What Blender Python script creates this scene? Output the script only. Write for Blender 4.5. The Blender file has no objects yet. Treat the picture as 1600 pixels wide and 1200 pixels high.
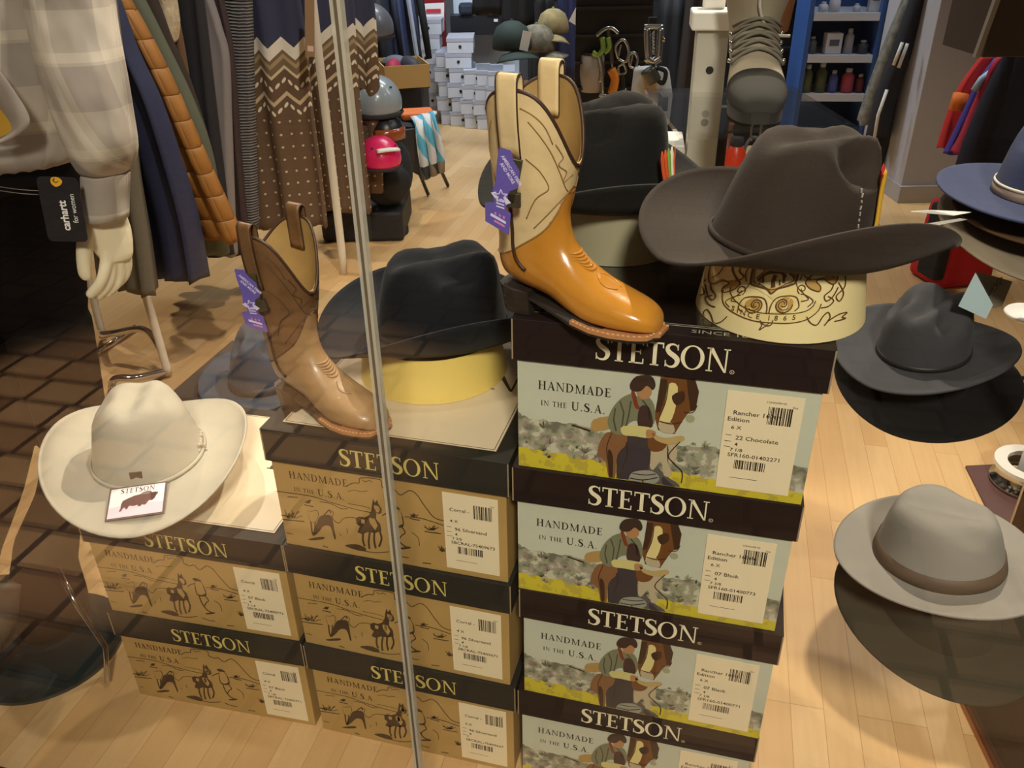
import bpy, math, random
from math import sin, cos, pi, radians, exp, sqrt, atan2, tan
from mathutils import Vector, Matrix, noise
random.seed(7)
SC = bpy.context.scene
COL = SC.collection

# ---------------------------------------------------------------- camera
CAM_Z, PITCH, ROLL, FPX = 1.3985, radians(29.66), radians(0.924), 1310.0
_s, _c = sin(PITCH), cos(PITCH)
FWD, UP0, RT0 = Vector((0, _c, -_s)), Vector((0, _s, _c)), Vector((1, 0, 0))
RT = RT0 * cos(ROLL) - UP0 * sin(ROLL)
UP = RT0 * sin(ROLL) + UP0 * cos(ROLL)
CAM = Vector((0, 0, CAM_Z))
_cd = bpy.data.cameras.new('camera')
_cd.sensor_width = 36.0
_cd.lens = 36.0 * FPX / 1600.0
_cd.clip_start = 0.02
cam = bpy.data.objects.new('camera', _cd)
COL.objects.link(cam)
cam.matrix_world = Matrix(((RT.x, UP.x, -FWD.x, 0), (RT.y, UP.y, -FWD.y, 0), (RT.z, UP.z, -FWD.z, CAM_Z), (0, 0, 0, 1)))
SC.camera = cam

# ---------------------------------------------------------------- exposure, world, lights
SC.view_settings.view_transform = 'Standard'
SC.view_settings.look = 'None'
SC.view_settings.gamma = 1.0
SC.view_settings.exposure = 0.0
SC.view_settings.use_curve_mapping = False
W = bpy.data.worlds.new('night')
W.use_nodes = True
W.node_tree.nodes['Background'].inputs[0].default_value = (0.045, 0.036, 0.03, 1)
W.node_tree.nodes['Background'].inputs[1].default_value = 0.5
SC.world = W

def spot(name, loc, tgt, power, col, size=0.04, cone=80, blend=0.4):
    l = bpy.data.lights.new(name, 'SPOT')
    l.energy, l.color, l.shadow_soft_size = power, col, size
    l.spot_size, l.spot_blend = radians(cone), blend
    o = bpy.data.objects.new(name, l); COL.objects.link(o)
    o.location = loc
    o.rotation_euler = (Vector(tgt) - Vector(loc)).to_track_quat('-Z', 'Y').to_euler()
    return o

def area(name, loc, tgt, power, col, sx, sy):
    l = bpy.data.lights.new(name, 'AREA')
    l.shape = 'RECTANGLE'; l.size, l.size_y = sx, sy
    l.energy, l.color = power, col
    o = bpy.data.objects.new(name, l); COL.objects.link(o)
    o.location = loc
    o.rotation_euler = (Vector(tgt) - Vector(loc)).to_track_quat('-Z', 'Y').to_euler()
    return o

WARM, NEUT, COOL = (1.0, 0.88, 0.69), (1.0, 0.94, 0.86), (0.84, 0.92, 1.0)
spot('track_spot_window', (0.75, 2.35, 2.85), (0.35, 1.05, 0.45), 215, WARM, 0.03, 75)
spot('track_spot_window', (-0.55, 2.75, 2.85), (-0.55, 1.35, 0.3), 64, WARM, 0.03, 70)
spot('track_spot_front', (-0.35, 0.86, 2.8), (0.0, 1.25, 0.6), 24, WARM, 0.05, 90)
spot('track_spot_rack', (0.2, 1.5, 2.85), (-0.95, 2.95, 0.75), 150, NEUT, 0.04, 46)
spot('track_spot_shop', (-1.6, 3.6, 2.85), (-1.3, 2.4, 0.2), 115, WARM, 0.05, 95)
spot('track_spot_shop', (0.4, 4.3, 2.85), (0.1, 3.6, 0.0), 48, WARM, 0.06, 100)
spot('track_spot_shop', (1.9, 3.0, 2.85), (1.4, 2.6, 0.0), 66, WARM, 0.05, 95)
area('ceiling_panel_rear', (-0.3, 5.2, 2.85), (-0.2, 6.9, 0.3), 110, COOL, 2.0, 0.6)
area('ceiling_panel_rear', (2.2, 4.3, 2.85), (2.4, 5.3, 0.3), 30, COOL, 1.5, 0.6)
spot('display_fill_spot', (0.3, -2.5, 3.9), (0.16, 0.98, 0.76), 900, (1.0, 0.92, 0.76), 0.35, 33, 0.75)  # added fill from outside, coned to brighten the box fronts but little paving
spot('mannequin_fill_spot', (0.15, 1.15, 2.85), (-.85, 1.45, 1.0), 70, NEUT, 0.04, 42)  # extra spot added to lift the plaid shirt
spot('paving_fill_spot', (-1.78, -0.18, 3.3), (-1.78, -0.16, 0.0), 2100, (1.0, 0.78, 0.52), 0.08, 34, 0.45)  # added to light just the paving mirrored in the left of the glass
spot('paving_fill_spot', (0.72, 0.0, 3.3), (0.72, 0.05, 0.0), 600, (1.0, 0.80, 0.55), 0.1, 28, 0.5)  # weaker added spot for the paving mirrored at lower right

# ---------------------------------------------------------------- helpers
def S(r, g, b):
    f = lambda c: (c / 255 / 12.92) if c <= 10.3 else ((c / 255 + 0.055) / 1.055) ** 2.4
    return (f(r), f(g), f(b))

GN = Vector((sin(radians(14)), cos(radians(14)), 0))      # normal of the shop window, pointing in
GD = 0.74
def P(px, py, **k):
    d = FWD + RT * ((px - 800) / FPX) + UP * ((600 - py) / FPX)
    if 'z' in k: t = (k['z'] - CAM_Z) / d.z
    elif 'y' in k: t = k['y'] / d.y
    else: t = k['n'] / d.dot(GN)
    return CAM + d * t

_M = {}
def mat(name, rgb, rough=0.6, metal=0.0, bump=None, var=None, coat=0.0, sheen=0.0, emit=0.0, alpha=1.0, spec=0.5):
    if name in _M: return _M[name]
    m = bpy.data.materials.new(name); m.use_nodes = True
    nt = m.node_tree; b = nt.nodes['Principled BSDF']; L = nt.links
    b.inputs['Base Color'].default_value = (*rgb, 1)
    b.inputs['Roughness'].default_value = rough
    b.inputs['Metallic'].default_value = metal
    b.inputs['Coat Weight'].default_value = coat
    b.inputs['Sheen Weight'].default_value = sheen
    b.inputs['Specular IOR Level'].default_value = spec
    b.inputs['Alpha'].default_value = alpha
    if emit:
        b.inputs['Emission Color'].default_value = (*rgb, 1); b.inputs['Emission Strength'].default_value = emit
    if bump or var:
        tc = nt.nodes.new('ShaderNodeTexCoord')
    if var:
        n = nt.nodes.new('ShaderNodeTexNoise'); n.inputs['Scale'].default_value = var[0]; n.inputs['Detail'].default_value = 4
        L.new(tc.outputs['Object'], n.inputs['Vector'])
        mr = nt.nodes.new('ShaderNodeMapRange'); mr.inputs[1].default_value = 0.3; mr.inputs[2].default_value = 0.7
        mr.inputs[3].default_value = 1 - var[1]; mr.inputs[4].default_value = 1 + var[1]
        L.new(n.outputs[0], mr.inputs[0])
        mx = nt.nodes.new('ShaderNodeMix'); mx.data_type = 'RGBA'; mx.blend_type = 'MULTIPLY'; mx.inputs[0].default_value = 1
        mx.inputs[6].default_value = (*rgb, 1); L.new(mr.outputs[0], mx.inputs[7]); L.new(mx.outputs[2], b.inputs['Base Color'])
    if bump:
        n = nt.nodes.new('ShaderNodeTexNoise'); n.inputs['Scale'].default_value = bump[0]; n.inputs['Detail'].default_value = 3
        L.new(tc.outputs['Object'], n.inputs['Vector'])
        bp = nt.nodes.new('ShaderNodeBump'); bp.inputs['Strength'].default_value = bump[1]; bp.inputs['Distance'].default_value = 0.004
        L.new(n.outputs[0], bp.inputs['Height']); L.new(bp.outputs[0], b.inputs['Normal'])
    _M[name] = m
    return m

class NB:
    """tiny node-graph writer on top of a Principled material"""
    def __init__(s, name, rough=0.6, **k):
        s.m = mat(name, (0.5, 0.5, 0.5), rough, **k); s.nt = s.m.node_tree; s.b = s.nt.nodes['Principled BSDF']
        s.tc = s.nt.nodes.new('ShaderNodeTexCoord')
    def n(s, t, **k):
        x = s.nt.nodes.new('ShaderNode' + t)
        for a, v in k.items(): setattr(x, a, v)
        return x
    def put(s, sock, v):
        if hasattr(v, 'is_output') : s.nt.links.new(v, sock)
        else: sock.default_value = v
    def math(s, op, a, b=0.0, c=None):
        x = s.n('Math', operation=op); s.put(x.inputs[0], a); s.put(x.inputs[1], b)
        if c is not None: s.put(x.inputs[2], c)
        return x.outputs[0]
    def mix(s, f, a, b):
        x = s.n('Mix', data_type='RGBA'); s.put(x.inputs[0], f)
        s.put(x.inputs[6], (*a, 1) if isinstance(a, tuple) else a); s.put(x.inputs[7], (*b, 1) if isinstance(b, tuple) else b)
        return x.outputs[2]
    def noise(s, vec, scale, detail=3.0):
        x = s.n('TexNoise'); x.inputs['Scale'].default_value = scale; x.inputs['Detail'].default_value = detail
        s.nt.links.new(vec, x.inputs['Vector']); return x.outputs[0]
    def mapping(s, vec, scale=(1, 1, 1), rot=(0, 0, 0), loc=(0, 0, 0)):
        x = s.n('Mapping'); s.nt.links.new(vec, x.inputs[0])
        x.inputs['Scale'].default_value = scale; x.inputs['Rotation'].default_value = rot; x.inputs['Location'].default_value = loc
        return x.outputs[0]
    def sep(s, vec):
        x = s.n('SeparateXYZ'); s.nt.links.new(vec, x.inputs[0]); return x.outputs
    def bump(s, h, strength, dist=0.003):
        x = s.n('Bump'); x.inputs['Strength'].default_value = strength; x.inputs['Distance'].default_value = dist
        s.nt.links.new(h, x.inputs['Height']); s.nt.links.new(x.outputs[0], s.b.inputs['Normal'])
    def color(s, c): s.nt.links.new(c, s.b.inputs['Base Color'])

class MB:
    def __init__(s): s.v, s.f, s.m, s.uv = [], [], [], None
    def add(s, vs, fs, mi=0, uv=None):
        o = len(s.v); s.v += [tuple(p) for p in vs]
        if uv is not None:
            if s.uv is None: s.uv = [(0, 0)] * o
            s.uv += uv
        elif s.uv is not None: s.uv += [(0, 0)] * len(vs)
        for f in fs: s.f.append([i + o for i in f]); s.m.append(mi)
        return s
    def box(s, c, d, rot=None, mi=0, taper=1.0):
        x, y, z = d[0] / 2, d[1] / 2, d[2] / 2
        vs = [Vector((a * x * (taper if e > 0 else 1), b * y * (taper if e > 0 else 1), e * z)) for e in (-1, 1) for b in (-1, 1) for a in (-1, 1)]
        if rot is not None: vs = [rot @ p for p in vs]
        vs = [p + Vector(c) for p in vs]
        return s.add(vs, [(0, 2, 3, 1), (4, 5, 7, 6), (0, 1, 5, 4), (2, 6, 7, 3), (0, 4, 6, 2), (1, 3, 7, 5)], mi)
    def grid(s, rows, close_u=True, mi=0, caps=(False, False), uvs=None):
        n = len(rows[0]); vs = [p for r in rows for p in r]; fs = []
        for i in range(len(rows) - 1):
            for j in range(n if close_u else n - 1):
                k = (j + 1) % n
                fs.append((i * n + j, i * n + k, (i + 1) * n + k, (i + 1) * n + j))
        if caps[0]: fs.append(tuple(reversed(range(n))))
        if caps[1]: fs.append(tuple((len(rows) - 1) * n + j for j in range(n)))
        return s.add(vs, fs, mi, uvs)
    def tube(s, pts, r, n=8, mi=0, caps=True, flat=1.0):
        pts = [Vector(p) for p in pts]; rows = []
        prev = None
        for i, p in enumerate(pts):
            t = (pts[min(i + 1, len(pts) - 1)] - pts[max(i - 1, 0)])
            t = t.normalized() if t.length > 1e-9 else Vector((0, 0, 1))
            if prev is None:
                ref = Vector((0, 0, 1)) if abs(t.z) < 0.9 else Vector((1, 0, 0))
                u = t.cross(ref).normalized()
            else:
                u = (prev - t * prev.dot(t)).normalized()
            prev = u; w = t.cross(u)
            rr = r[i] if isinstance(r, (list, tuple)) else r
            rows.append([p + u * cos(2 * pi * k / n) * rr + w * sin(2 * pi * k / n) * rr * flat for k in range(n)])
        return s.grid(rows, True, mi, (caps, caps))
    def lathe(s, prof, n=32, c=(0, 0, 0), mi=0, sx=1, sy=1, caps=(False, False)):
        rows = [[(c[0] + r * cos(2 * pi * k / n) * sx, c[1] + r * sin(2 * pi * k / n) * sy, c[2] + z) for k in range(n)] for r, z in prof]
        return s.grid(rows, True, mi, caps)
    def ball(s, c, r, n=20, m=12, mi=0, rot=None):
        if not isinstance(r, (tuple, list)): r = (r, r, r)
        rows = []
        for i in range(m + 1):
            a = -pi / 2 + pi * i / m; rr = max(cos(a), 1e-3)
            row = [Vector((r[0] * rr * cos(2 * pi * k / n), r[1] * rr * sin(2 * pi * k / n), r[2] * sin(a))) for k in range(n)]
            if rot is not None: row = [rot @ p for p in row]
            rows.append([p + Vector(c) for p in row])
        return s.grid(rows, True, mi, (True, True))
    def flat(s, pts, fn, mi=0):
        return s.add([fn(u, v) for u, v in pts], [tuple(range(len(pts)))], mi)
    def prism(s, pts, fn, mi=0):
        n = len(pts); vs = [fn(u, v, 0) for u, v in pts] + [fn(u, v, 1) for u, v in pts]
        fs = [tuple(reversed(range(n))), tuple(range(n, 2 * n))] + [(i, (i + 1) % n, n + (i + 1) % n, n + i) for i in range(n)]
        return s.add(vs, fs, mi)
    def stroke(s, pts, w, fn, mi=0):
        n = len(pts); a, b = [], []
        for i in range(n):
            x0, y0 = pts[max(i - 1, 0)]; x1, y1 = pts[min(i + 1, n - 1)]
            l = math.hypot(x1 - x0, y1 - y0) or 1; nx, ny = -(y1 - y0) / l, (x1 - x0) / l
            ww = (w[i] if isinstance(w, (list, tuple)) else w) / 2
            a.append(fn(pts[i][0] - nx * ww, pts[i][1] - ny * ww)); b.append(fn(pts[i][0] + nx * ww, pts[i][1] + ny * ww))
        return s.add(a + b, [(i, i + 1, n + i + 1, n + i) for i in range(n - 1)], mi)
    def build(s, name, mats, parent=None, smooth=False, bevel=0, solid=0, sub=0, label=None):
        me = bpy.data.meshes.new(name)
        me.from_pydata([tuple(p) for p in s.v], [], s.f)
        mats = mats if isinstance(mats, (list, tuple)) else [mats]
        for m in mats: me.materials.append(m)
        me.polygons.foreach_set('material_index', s.m)
        if s.uv is not None:
            ul = me.uv_layers.new(name='UVMap')
            for lp in me.loops: ul.data[lp.index].uv = s.uv[lp.vertex_index]
        if smooth: me.polygons.foreach_set('use_smooth', [True] * len(me.polygons))
        me.update()
        o = bpy.data.objects.new(name, me); COL.objects.link(o)
        if parent is not None: o.parent = parent
        if solid:
            md = o.modifiers.new('thickness', 'SOLIDIFY'); md.thickness = solid; md.offset = -1
        if bevel:
            md = o.modifiers.new('edge', 'BEVEL'); md.width = bevel; md.segments = 2; md.limit_method = 'ANGLE'
        if sub:
            md = o.modifiers.new('smooth', 'SUBSURF'); md.levels = sub; md.render_levels = sub
        if label: o['label'] = label
        return o

def tag(o, label, cat, group=None):
    o['label'] = label; o['category'] = cat
    if group: o['group'] = group
    return o
def thing(name, label, cat, loc=(0, 0, 0), rz=0.0, group=None, rot=None):
    o = bpy.data.objects.new(name, None); COL.objects.link(o)
    o.empty_display_size = 0.05
    o.location = loc; o.rotation_euler = rot if rot else (0, 0, rz)
    return tag(o, label, cat, group)
def struct(o): o['kind'] = 'structure'; return o
def dup(root, loc, rz, label, group=None):
    r = root.copy(); COL.objects.link(r); r.location = loc
    if rz is not None: r.rotation_euler = (0, 0, rz)
    r['label'] = label
    if group: r['group'] = group
    for ch in list(root.children):
        c = ch.copy(); COL.objects.link(c); c.parent = r
        for g in list(ch.children):
            d = g.copy(); COL.objects.link(d); d.parent = c
    return r
def smooth_path(pts, k=6, closed=False):
    P_ = [Vector(p) for p in pts]; n = len(P_); out = []
    rng = range(n if closed else n - 1)
    for i in rng:
        a, b, c, d = (P_[(i - 1) % n] if closed or i > 0 else P_[i]), P_[i], P_[(i + 1) % n], (P_[(i + 2) % n] if closed or i + 2 < n else P_[(i + 1) % n])
        for j in range(k):
            t = j / k
            out.append(0.5 * ((2 * b) + (c - a) * t + (2 * a - 5 * b + 4 * c - d) * t * t + (3 * b - a - 3 * c + d) * t ** 3))
    if not closed: out.append(P_[-1])
    return out
def sp2(pts, k=5, closed=False): return [(p.x, p.y) for p in smooth_path([(a, b, 0) for a, b in pts], k, closed)]
def sstep(a, b, x):
    t = max(0.0, min(1.0, (x - a) / (b - a))); return t * t * (3 - 2 * t)
def lerp(a, b, t): return a + (b - a) * t
def interp(tbl, x):
    for (x0, y0), (x1, y1) in zip(tbl, tbl[1:]):
        if x <= x1: return y0 + (y1 - y0) * (x - x0) / (x1 - x0)
    return tbl[-1][1]

# ---- lettering: a serif capital alphabet drawn with pen strokes, and plain text
def _arc(cx, cy, rx, ry, a0, a1, n=20): return [(cx + rx * cos(radians(a0 + (a1 - a0) * i / n)), cy + ry * sin(radians(a0 + (a1 - a0) * i / n))) for i in range(n + 1)]
def _glyph(ch):
    T, t, q = 0.15, 0.06, 0.05
    R = lambda x0, y0, x1, y1: ('p', [(x0, y0), (x1, y0), (x1, y1), (x0, y1)])
    ser = lambda x, w, y: R(x - w / 2, y, x + w / 2, y + q) if y < 0.5 else R(x - w / 2, y - q, x + w / 2, y)
    if ch == 'S':
        pts = sp2([(.50, .78), (.44, .92), (.29, .98), (.14, .91), (.10, .76), (.19, .61), (.36, .49), (.48, .36), (.48, .19), (.38, .05), (.22, .02), (.09, .09), (.04, .25)], 4)
        w = [0.05 + 0.13 * sstep(0.05, 0.5, i / 48) * (1 - sstep(0.5, 0.95, i / 48)) / 0.6 * 0.75 for i in range(len(pts))]
        return [('s', pts, w), R(.47, .74, .51, .99), R(.03, .01, .07, .29)], .56
    if ch == 'T': return [R(.28, 0, .28 + T, 1), R(.03, .93, .68, 1), R(.03, .77, .075, .95), R(.635, .77, .68, .95), ser(.355, .32, 0)], .70
    if ch == 'E': return [R(.10, 0, .10 + T, 1), R(.02, .94, .56, 1), R(.02, 0, .58, .06), R(.2, .49, .47, .55), R(.515, .80, .56, .97), R(.535, .03, .58, .23), R(.43, .42, .47, .62)], .62
    if ch == 'O':
        o_, i_ = _arc(.47, .5, .44, .52, 0, 360, 36), _arc(.47, .5, .29, .47, 0, 360, 36)
        return [('r', o_, i_)], .94
    if ch == 'N': return [R(.12, 0, .12 + t, 1), R(.72, 0, .72 + t, 1), ('p', [(.06, 1), (.24, 1), (.78, 0), (.70, 0)]), ser(.15, .24, 0), ser(.75, .24, 1), R(.02, .95, .2, 1)], .88
    if ch == 'H': return [R(.10, 0, .10 + T, 1), R(.60, 0, .60 + T, 1), R(.2, .48, .65, .54), ser(.175, .30, 0), ser(.175, .30, 1), ser(.675, .30, 0), ser(.675, .30, 1)], .85
    if ch == 'A': return [('p', [(.08, 0), (.14, 0), (.44, 1), (.38, 1)]), ('p', [(.56, 0), (.74, 0), (.44, 1), (.34, 1)]), R(.2, .33, .58, .39), ser(.11, .22, 0), ser(.66, .28, 0)], .78
    if ch == 'D':
        o_, i_ = [(.1, 1)] + _arc(.32, .5, .46, .5, 90, -90, 24) + [(.1, 0)], [(.12, .94)] + _arc(.32, .5, .31, .44, 90, -90, 24) + [(.12, .06)]
        return [R(.10, 0, .10 + T, 1), ('s2', o_, i_), ser(.12, .2, 0), ser(.12, .2, 1)], .84
    if ch == 'M': return [R(.12, 0, .12 + t, 1), R(.82, 0, .82 + T, 1), ('p', [(.08, 1), (.24, 1), (.55, .08), (.49, 0)]), ('p', [(.88, 1), (.83, 1), (.48, 0), (.54, 0)]), ser(.15, .24, 0), ser(.89, .30, 0), R(.02, .95, .2, 1), R(.84, .95, 1.03, 1)], 1.06
    if ch == 'I': return [R(.10, 0, .10 + T, 1), ser(.175, .30, 0), ser(.175, .30, 1)], .35
    if ch == 'U': return [('s', [(.17, 1), (.17, .35)] + _arc(.42, .32, .25, .29, 180, 360, 12) + [(.67, 1)], [T, T] + [T - (T - t) * i / 12 for i in range(13)] + [t]), ser(.17, .30, 1), ser(.67, .24, 1)], .84
    if ch == '.': return [('p', _arc(.1, .06, .07, .07, 0, 360, 10)[:-1])], .24
    return [], .35
def serif(mb, text, x, y, size, fn, mi=0, track=0.06, center=False, widen=1.0):
    tot = sum(_glyph(c)[1] + track for c in text) * size * widen - track * size
    if center: x -= tot / 2
    for c in text:
        g, adv = _glyph(c)
        F = lambda u, v: fn(x + u * size * widen, y + v * size)
        for it in g:
            if it[0] == 'p': mb.flat(it[1], F, mi)
            elif it[0] == 's': mb.stroke(it[1], it[2], F, mi)
            else:
                n = len(it[1]); mb.add([F(*p) for p in it[1]] + [F(*p) for p in it[2]], [(i, i + 1, n + i + 1, n + i) for i in range(n - 1)], mi)
        x += (adv + track) * size * widen
    return tot
_TX = {}
def plain(mb, text, x, y, size, fn, mi=0, wide=1.0, bold=0.0):
    key = (text, bold)
    if key not in _TX:
        cu = bpy.data.curves.new('t', 'FONT'); cu.body = text; cu.offset = bold; cu.resolution_u = 2
        o = bpy.data.objects.new('t', cu); COL.objects.link(o)
        dg = bpy.context.evaluated_depsgraph_get(); ev = o.evaluated_get(dg); me = ev.to_mesh()
        _TX[key] = ([(v.co.x, v.co.y) for v in me.vertices], [tuple(p.vertices) for p in me.polygons])
        ev.to_mesh_clear(); bpy.data.objects.remove(o); bpy.data.curves.remove(cu)
    vs, fs = _TX[key]
    mb.add([fn(x + u * size * wide, y + v * size) for u, v in vs], fs, mi)
    return max((u for u, v in vs), default=0) * size * wide
# ---------------------------------------------------------------- the setting
def floor_mat():
    k = NB('laminate_floor', 0.38, spec=0.35)
    v = k.mapping(k.tc.outputs['Object'], rot=(0, 0, radians(-76)))
    br = k.n('TexBrick'); k.nt.links.new(v, br.inputs['Vector'])
    br.inputs['Scale'].default_value = 1.0; br.inputs['Brick Width'].default_value = 0.62; br.inputs['Row Height'].default_value = 0.064
    br.inputs['Mortar Size'].default_value = 0.0007; br.inputs['Mortar Smooth'].default_value = 0.3; br.offset = 0.37; br.offset_frequency = 3
    br.inputs['Color1'].default_value = (*S(224, 190, 140), 1); br.inputs['Color2'].default_value = (*S(204, 164, 112), 1)
    br.inputs['Mortar'].default_value = (*S(170, 125, 76), 1); br.inputs['Bias'].default_value = -0.1
    g = k.noise(k.mapping(v, scale=(2.2, 26, 1)), 3.0, 5)
    c = k.mix(k.math('MULTIPLY', g, 0.55), br.outputs[0], S(196, 146, 90))
    k.color(c); return k.m
def paver_mat():
    k = NB('stone_pavers', 0.75)
    v = k.mapping(k.tc.outputs['Object'], rot=(0, 0, radians(14)))
    br = k.n('TexBrick'); k.nt.links.new(v, br.inputs['Vector'])
    br.inputs['Scale'].default_value = 1.0; br.inputs['Brick Width'].default_value = 0.21; br.inputs['Row Height'].default_value = 0.15
    br.inputs['Mortar Size'].default_value = 0.011; br.inputs['Mortar Smooth'].default_value = 0.1; br.offset = 0.12; br.offset_frequency = 2
    br.inputs['Color1'].default_value = (*S(158, 132, 102), 1); br.inputs['Color2'].default_value = (*S(98, 73, 52), 1); br.inputs['Mortar'].default_value = (*S(8, 6, 5), 1)
    n = k.noise(v, 4.0, 6); c = k.mix(k.math('MULTIPLY', n, 0.7), br.outputs[0], S(90, 54, 32)); k.color(c)
    k.bump(br.outputs[1], -0.6, 0.004); return k.m
def glass_mat():
    m = bpy.data.materials.new('window_glass'); m.use_nodes = True; nt = m.node_tree; nt.nodes.clear()
    o = nt.nodes.new('ShaderNodeOutputMaterial'); mx = nt.nodes.new('ShaderNodeMixShader'); t = nt.nodes.new('ShaderNodeBsdfTransparent')
    g = nt.nodes.new('ShaderNodeBsdfGlossy'); f = nt.nodes.new('ShaderNodeFresnel')
    t.inputs[0].default_value = (0.985, 0.99, 0.985, 1); g.inputs['Roughness'].default_value = 0.0; gm = nt.nodes.new('ShaderNodeNewGeometry'); ir = nt.nodes.new('ShaderNodeMapRange')
    ir.inputs[3].default_value = 1.5; ir.inputs[4].default_value = 1 / 1.5
    nt.links.new(gm.outputs['Backfacing'], ir.inputs[0]); nt.links.new(ir.outputs[0], f.inputs[0])
    nt.links.new(f.outputs[0], mx.inputs[0]); nt.links.new(t.outputs[0], mx.inputs[1]); nt.links.new(g.outputs[0], mx.inputs[2]); nt.links.new(mx.outputs[0], o.inputs[0])
    return m
GLASS = glass_mat()
GT = Vector((cos(radians(14)), -sin(radians(14)), 0))     # along the window
def gp(u, d, z): return GT * u + GN * d + Vector((0, 0, z))
GROT = Matrix.Rotation(-radians(14), 3, 'Z')
struct(MB().add([gp(-4.2, GD + .02, 0), gp(4.2, GD + .02, 0), (4.2, 8.2, 0), (-4.2, 8.2, 0)], [(0, 1, 2, 3)]).build('floor', floor_mat()))
struct(MB().add([gp(-4.2, GD - 6, -.1), gp(4.2, GD - 6, -.1), gp(4.2, GD - .02, -.1), gp(-4.2, GD - .02, -.1)], [(0, 1, 2, 3)]).build('ground', paver_mat()))
wallm = mat('shop_wall_paint', S(92, 92, 96), 0.8, var=(3, .06))
struct(MB().box((0, 8.2, 1.5), (8.4, .1, 3.0)).build('wall_back', wallm))
struct(MB().box((-4.2, 4.4, 1.5), (.1, 7.6, 3.0)).build('wall_left', wallm))
struct(MB().box((4.2, 3.6, 1.5), (.1, 9.2, 3.0)).build('wall_right', wallm))
struct(MB().add([gp(-4.2, GD + .02, 3), gp(4.2, GD + .02, 3), (4.2, 8.2, 3), (-4.2, 8.2, 3)], [(0, 3, 2, 1)]).build('ceiling', mat('ceiling_paint', S(120, 116, 110), 0.9)))
SEAM_U = -0.336
def pane(name, u0, u1):
    c = gp((u0 + u1) / 2, GD, 1.42)
    return struct(MB().box(c, (u1 - u0, .008, 3.0), GROT).build(name, GLASS))
pane('window_1', -4.2, SEAM_U - .0048); pane('window_2', SEAM_U + .0048, 4.2)
def seam_mat():
    m = bpy.data.materials.new('glass_edge_silicone'); m.use_nodes = True; nt = m.node_tree; b = nt.nodes['Principled BSDF']
    b.inputs['Base Color'].default_value = (*S(206, 200, 184), 1); b.inputs['Roughness'].default_value = 0.12; b.inputs['Alpha'].default_value = 0.5
    return m
mb = MB().box(gp(SEAM_U, GD, 1.42), (.0030, .009, 3.0), GROT, 0)
for sx in (-1, 1): mb.box(gp(SEAM_U + sx * .0034, GD, 1.42), (.0034, .0095, 3.0), GROT, 1)
struct(mb.build('trim_1', [mat('seam_gap_dark', S(96, 84, 66), 0.3), seam_mat()]))
struct(MB().box(gp(0, GD, -.09), (8.4, .06, .06), GROT).build('trim_2', mat('sill_metal', S(60, 52, 44), 0.4, 0.6)))
A0, A1 = Vector((.90, 1.17, 0)), Vector((.868, .765, 0))
struct(MB().add([A0 + Vector((.012, 0, .003)), A1 + Vector((.012, 0, .003)), Vector((2.6, .42, .003)), Vector((2.6, 1.17, .003))], [(0, 1, 2, 3)]).build('floor_dim_sheet', mat('dark_floor_sheet', S(44, 34, 26), 0.95, bump=(300, .5))))  # dark sheet added so the floor past the tinted pane looks dim
struct(MB().tube([A0 + Vector((-.002, 0, .003)), A1 + Vector((-.002, 0, .003))], .011, 6).build('trim_3', mat('pane_foot_wood', S(150, 84, 34), 0.4)))
# ---------------------------------------------------------------- hat boxes
BW, BD, BH, LH = 0.40, 0.40, 0.234, 0.060
bw2 = BW * 0.485
VH = BH - LH                                              # visible body height
def sage_mat():
    k = NB('printed_sage_scene', 0.45)
    u = k.sep(k.tc.outputs['Object']); X, Z = u[0], u[2]
    nz = k.noise(k.tc.outputs['Object'], 22, 6); nf = k.noise(k.mapping(k.tc.outputs['Object'], scale=(1, 1, 1)), 75, 4)
    edge = k.math('ADD', Z, k.math('MULTIPLY', k.math('SUBTRACT', nz, .5), .035))
    edge = k.math('ADD', edge, k.math('MULTIPLY', k.math('SUBTRACT', nf, .5), .02))
    ground = k.math('LESS_THAN', k.math('ADD', Z, k.math('MULTIPLY', k.math('SUBTRACT', nf, .5), .014)), k.math('MULTIPLY_ADD', X, -.035, .026))
    bush = k.math('LESS_THAN', edge, k.math('MULTIPLY_ADD', X, -.06, .072))
    tintn = k.noise(k.tc.outputs['Object'], 60, 5)
    ramp = k.n('ValToRGB'); k.nt.links.new(tintn, ramp.inputs[0]); e = ramp.color_ramp.elements
    e[0].position, e[0].color = .36, (*S(112, 110, 94), 1); e[1].position, e[1].color = .62, (*S(196, 196, 168), 1)
    e2 = ramp.color_ramp.elements.new(.48); e2.color = (*S(152, 152, 126), 1)
    e3 = ramp.color_ramp.elements.new(.54); e3.color = (*S(164, 152, 138), 1)
    skyn = k.noise(k.tc.outputs['Object'], 7, 3)
    sky = k.mix(skyn, S(206, 208, 186), S(186, 190, 172))
    c = k.mix(bush, sky, ramp.outputs[0])
    gr = k.mix(k.math('GREATER_THAN', nf, .56), S(206, 190, 54), S(186, 168, 62))
    k.color(k.mix(ground, c, gr)); return k.m
M_SAGE = sage_mat()
M_KRAFT = mat('kraft_card', S(182, 148, 88), 0.6, var=(9, .07))
M_BODY_A = mat('printed_card_sides', S(176, 170, 140), 0.5, var=(40, .2))
M_LID_A = mat('chocolate_lid_card', S(34, 23, 22), 0.5, var=(5, .08), spec=.25)
M_LID_B = mat('charcoal_green_lid_card', S(42, 41, 36), 0.5, var=(5, .08), spec=.25)
M_EDGE = mat('card_edge', S(150, 132, 104), 0.7)
M_GOLD = mat('gold_print', S(214, 196, 112), 0.4, 0.0)
M_CREAM = mat('cream_print', S(238, 228, 194), 0.4)
M_STICK = mat('white_sticker', S(238, 222, 186), 0.4)
M_INK = mat('black_ink', S(44, 34, 28), 0.5)
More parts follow.
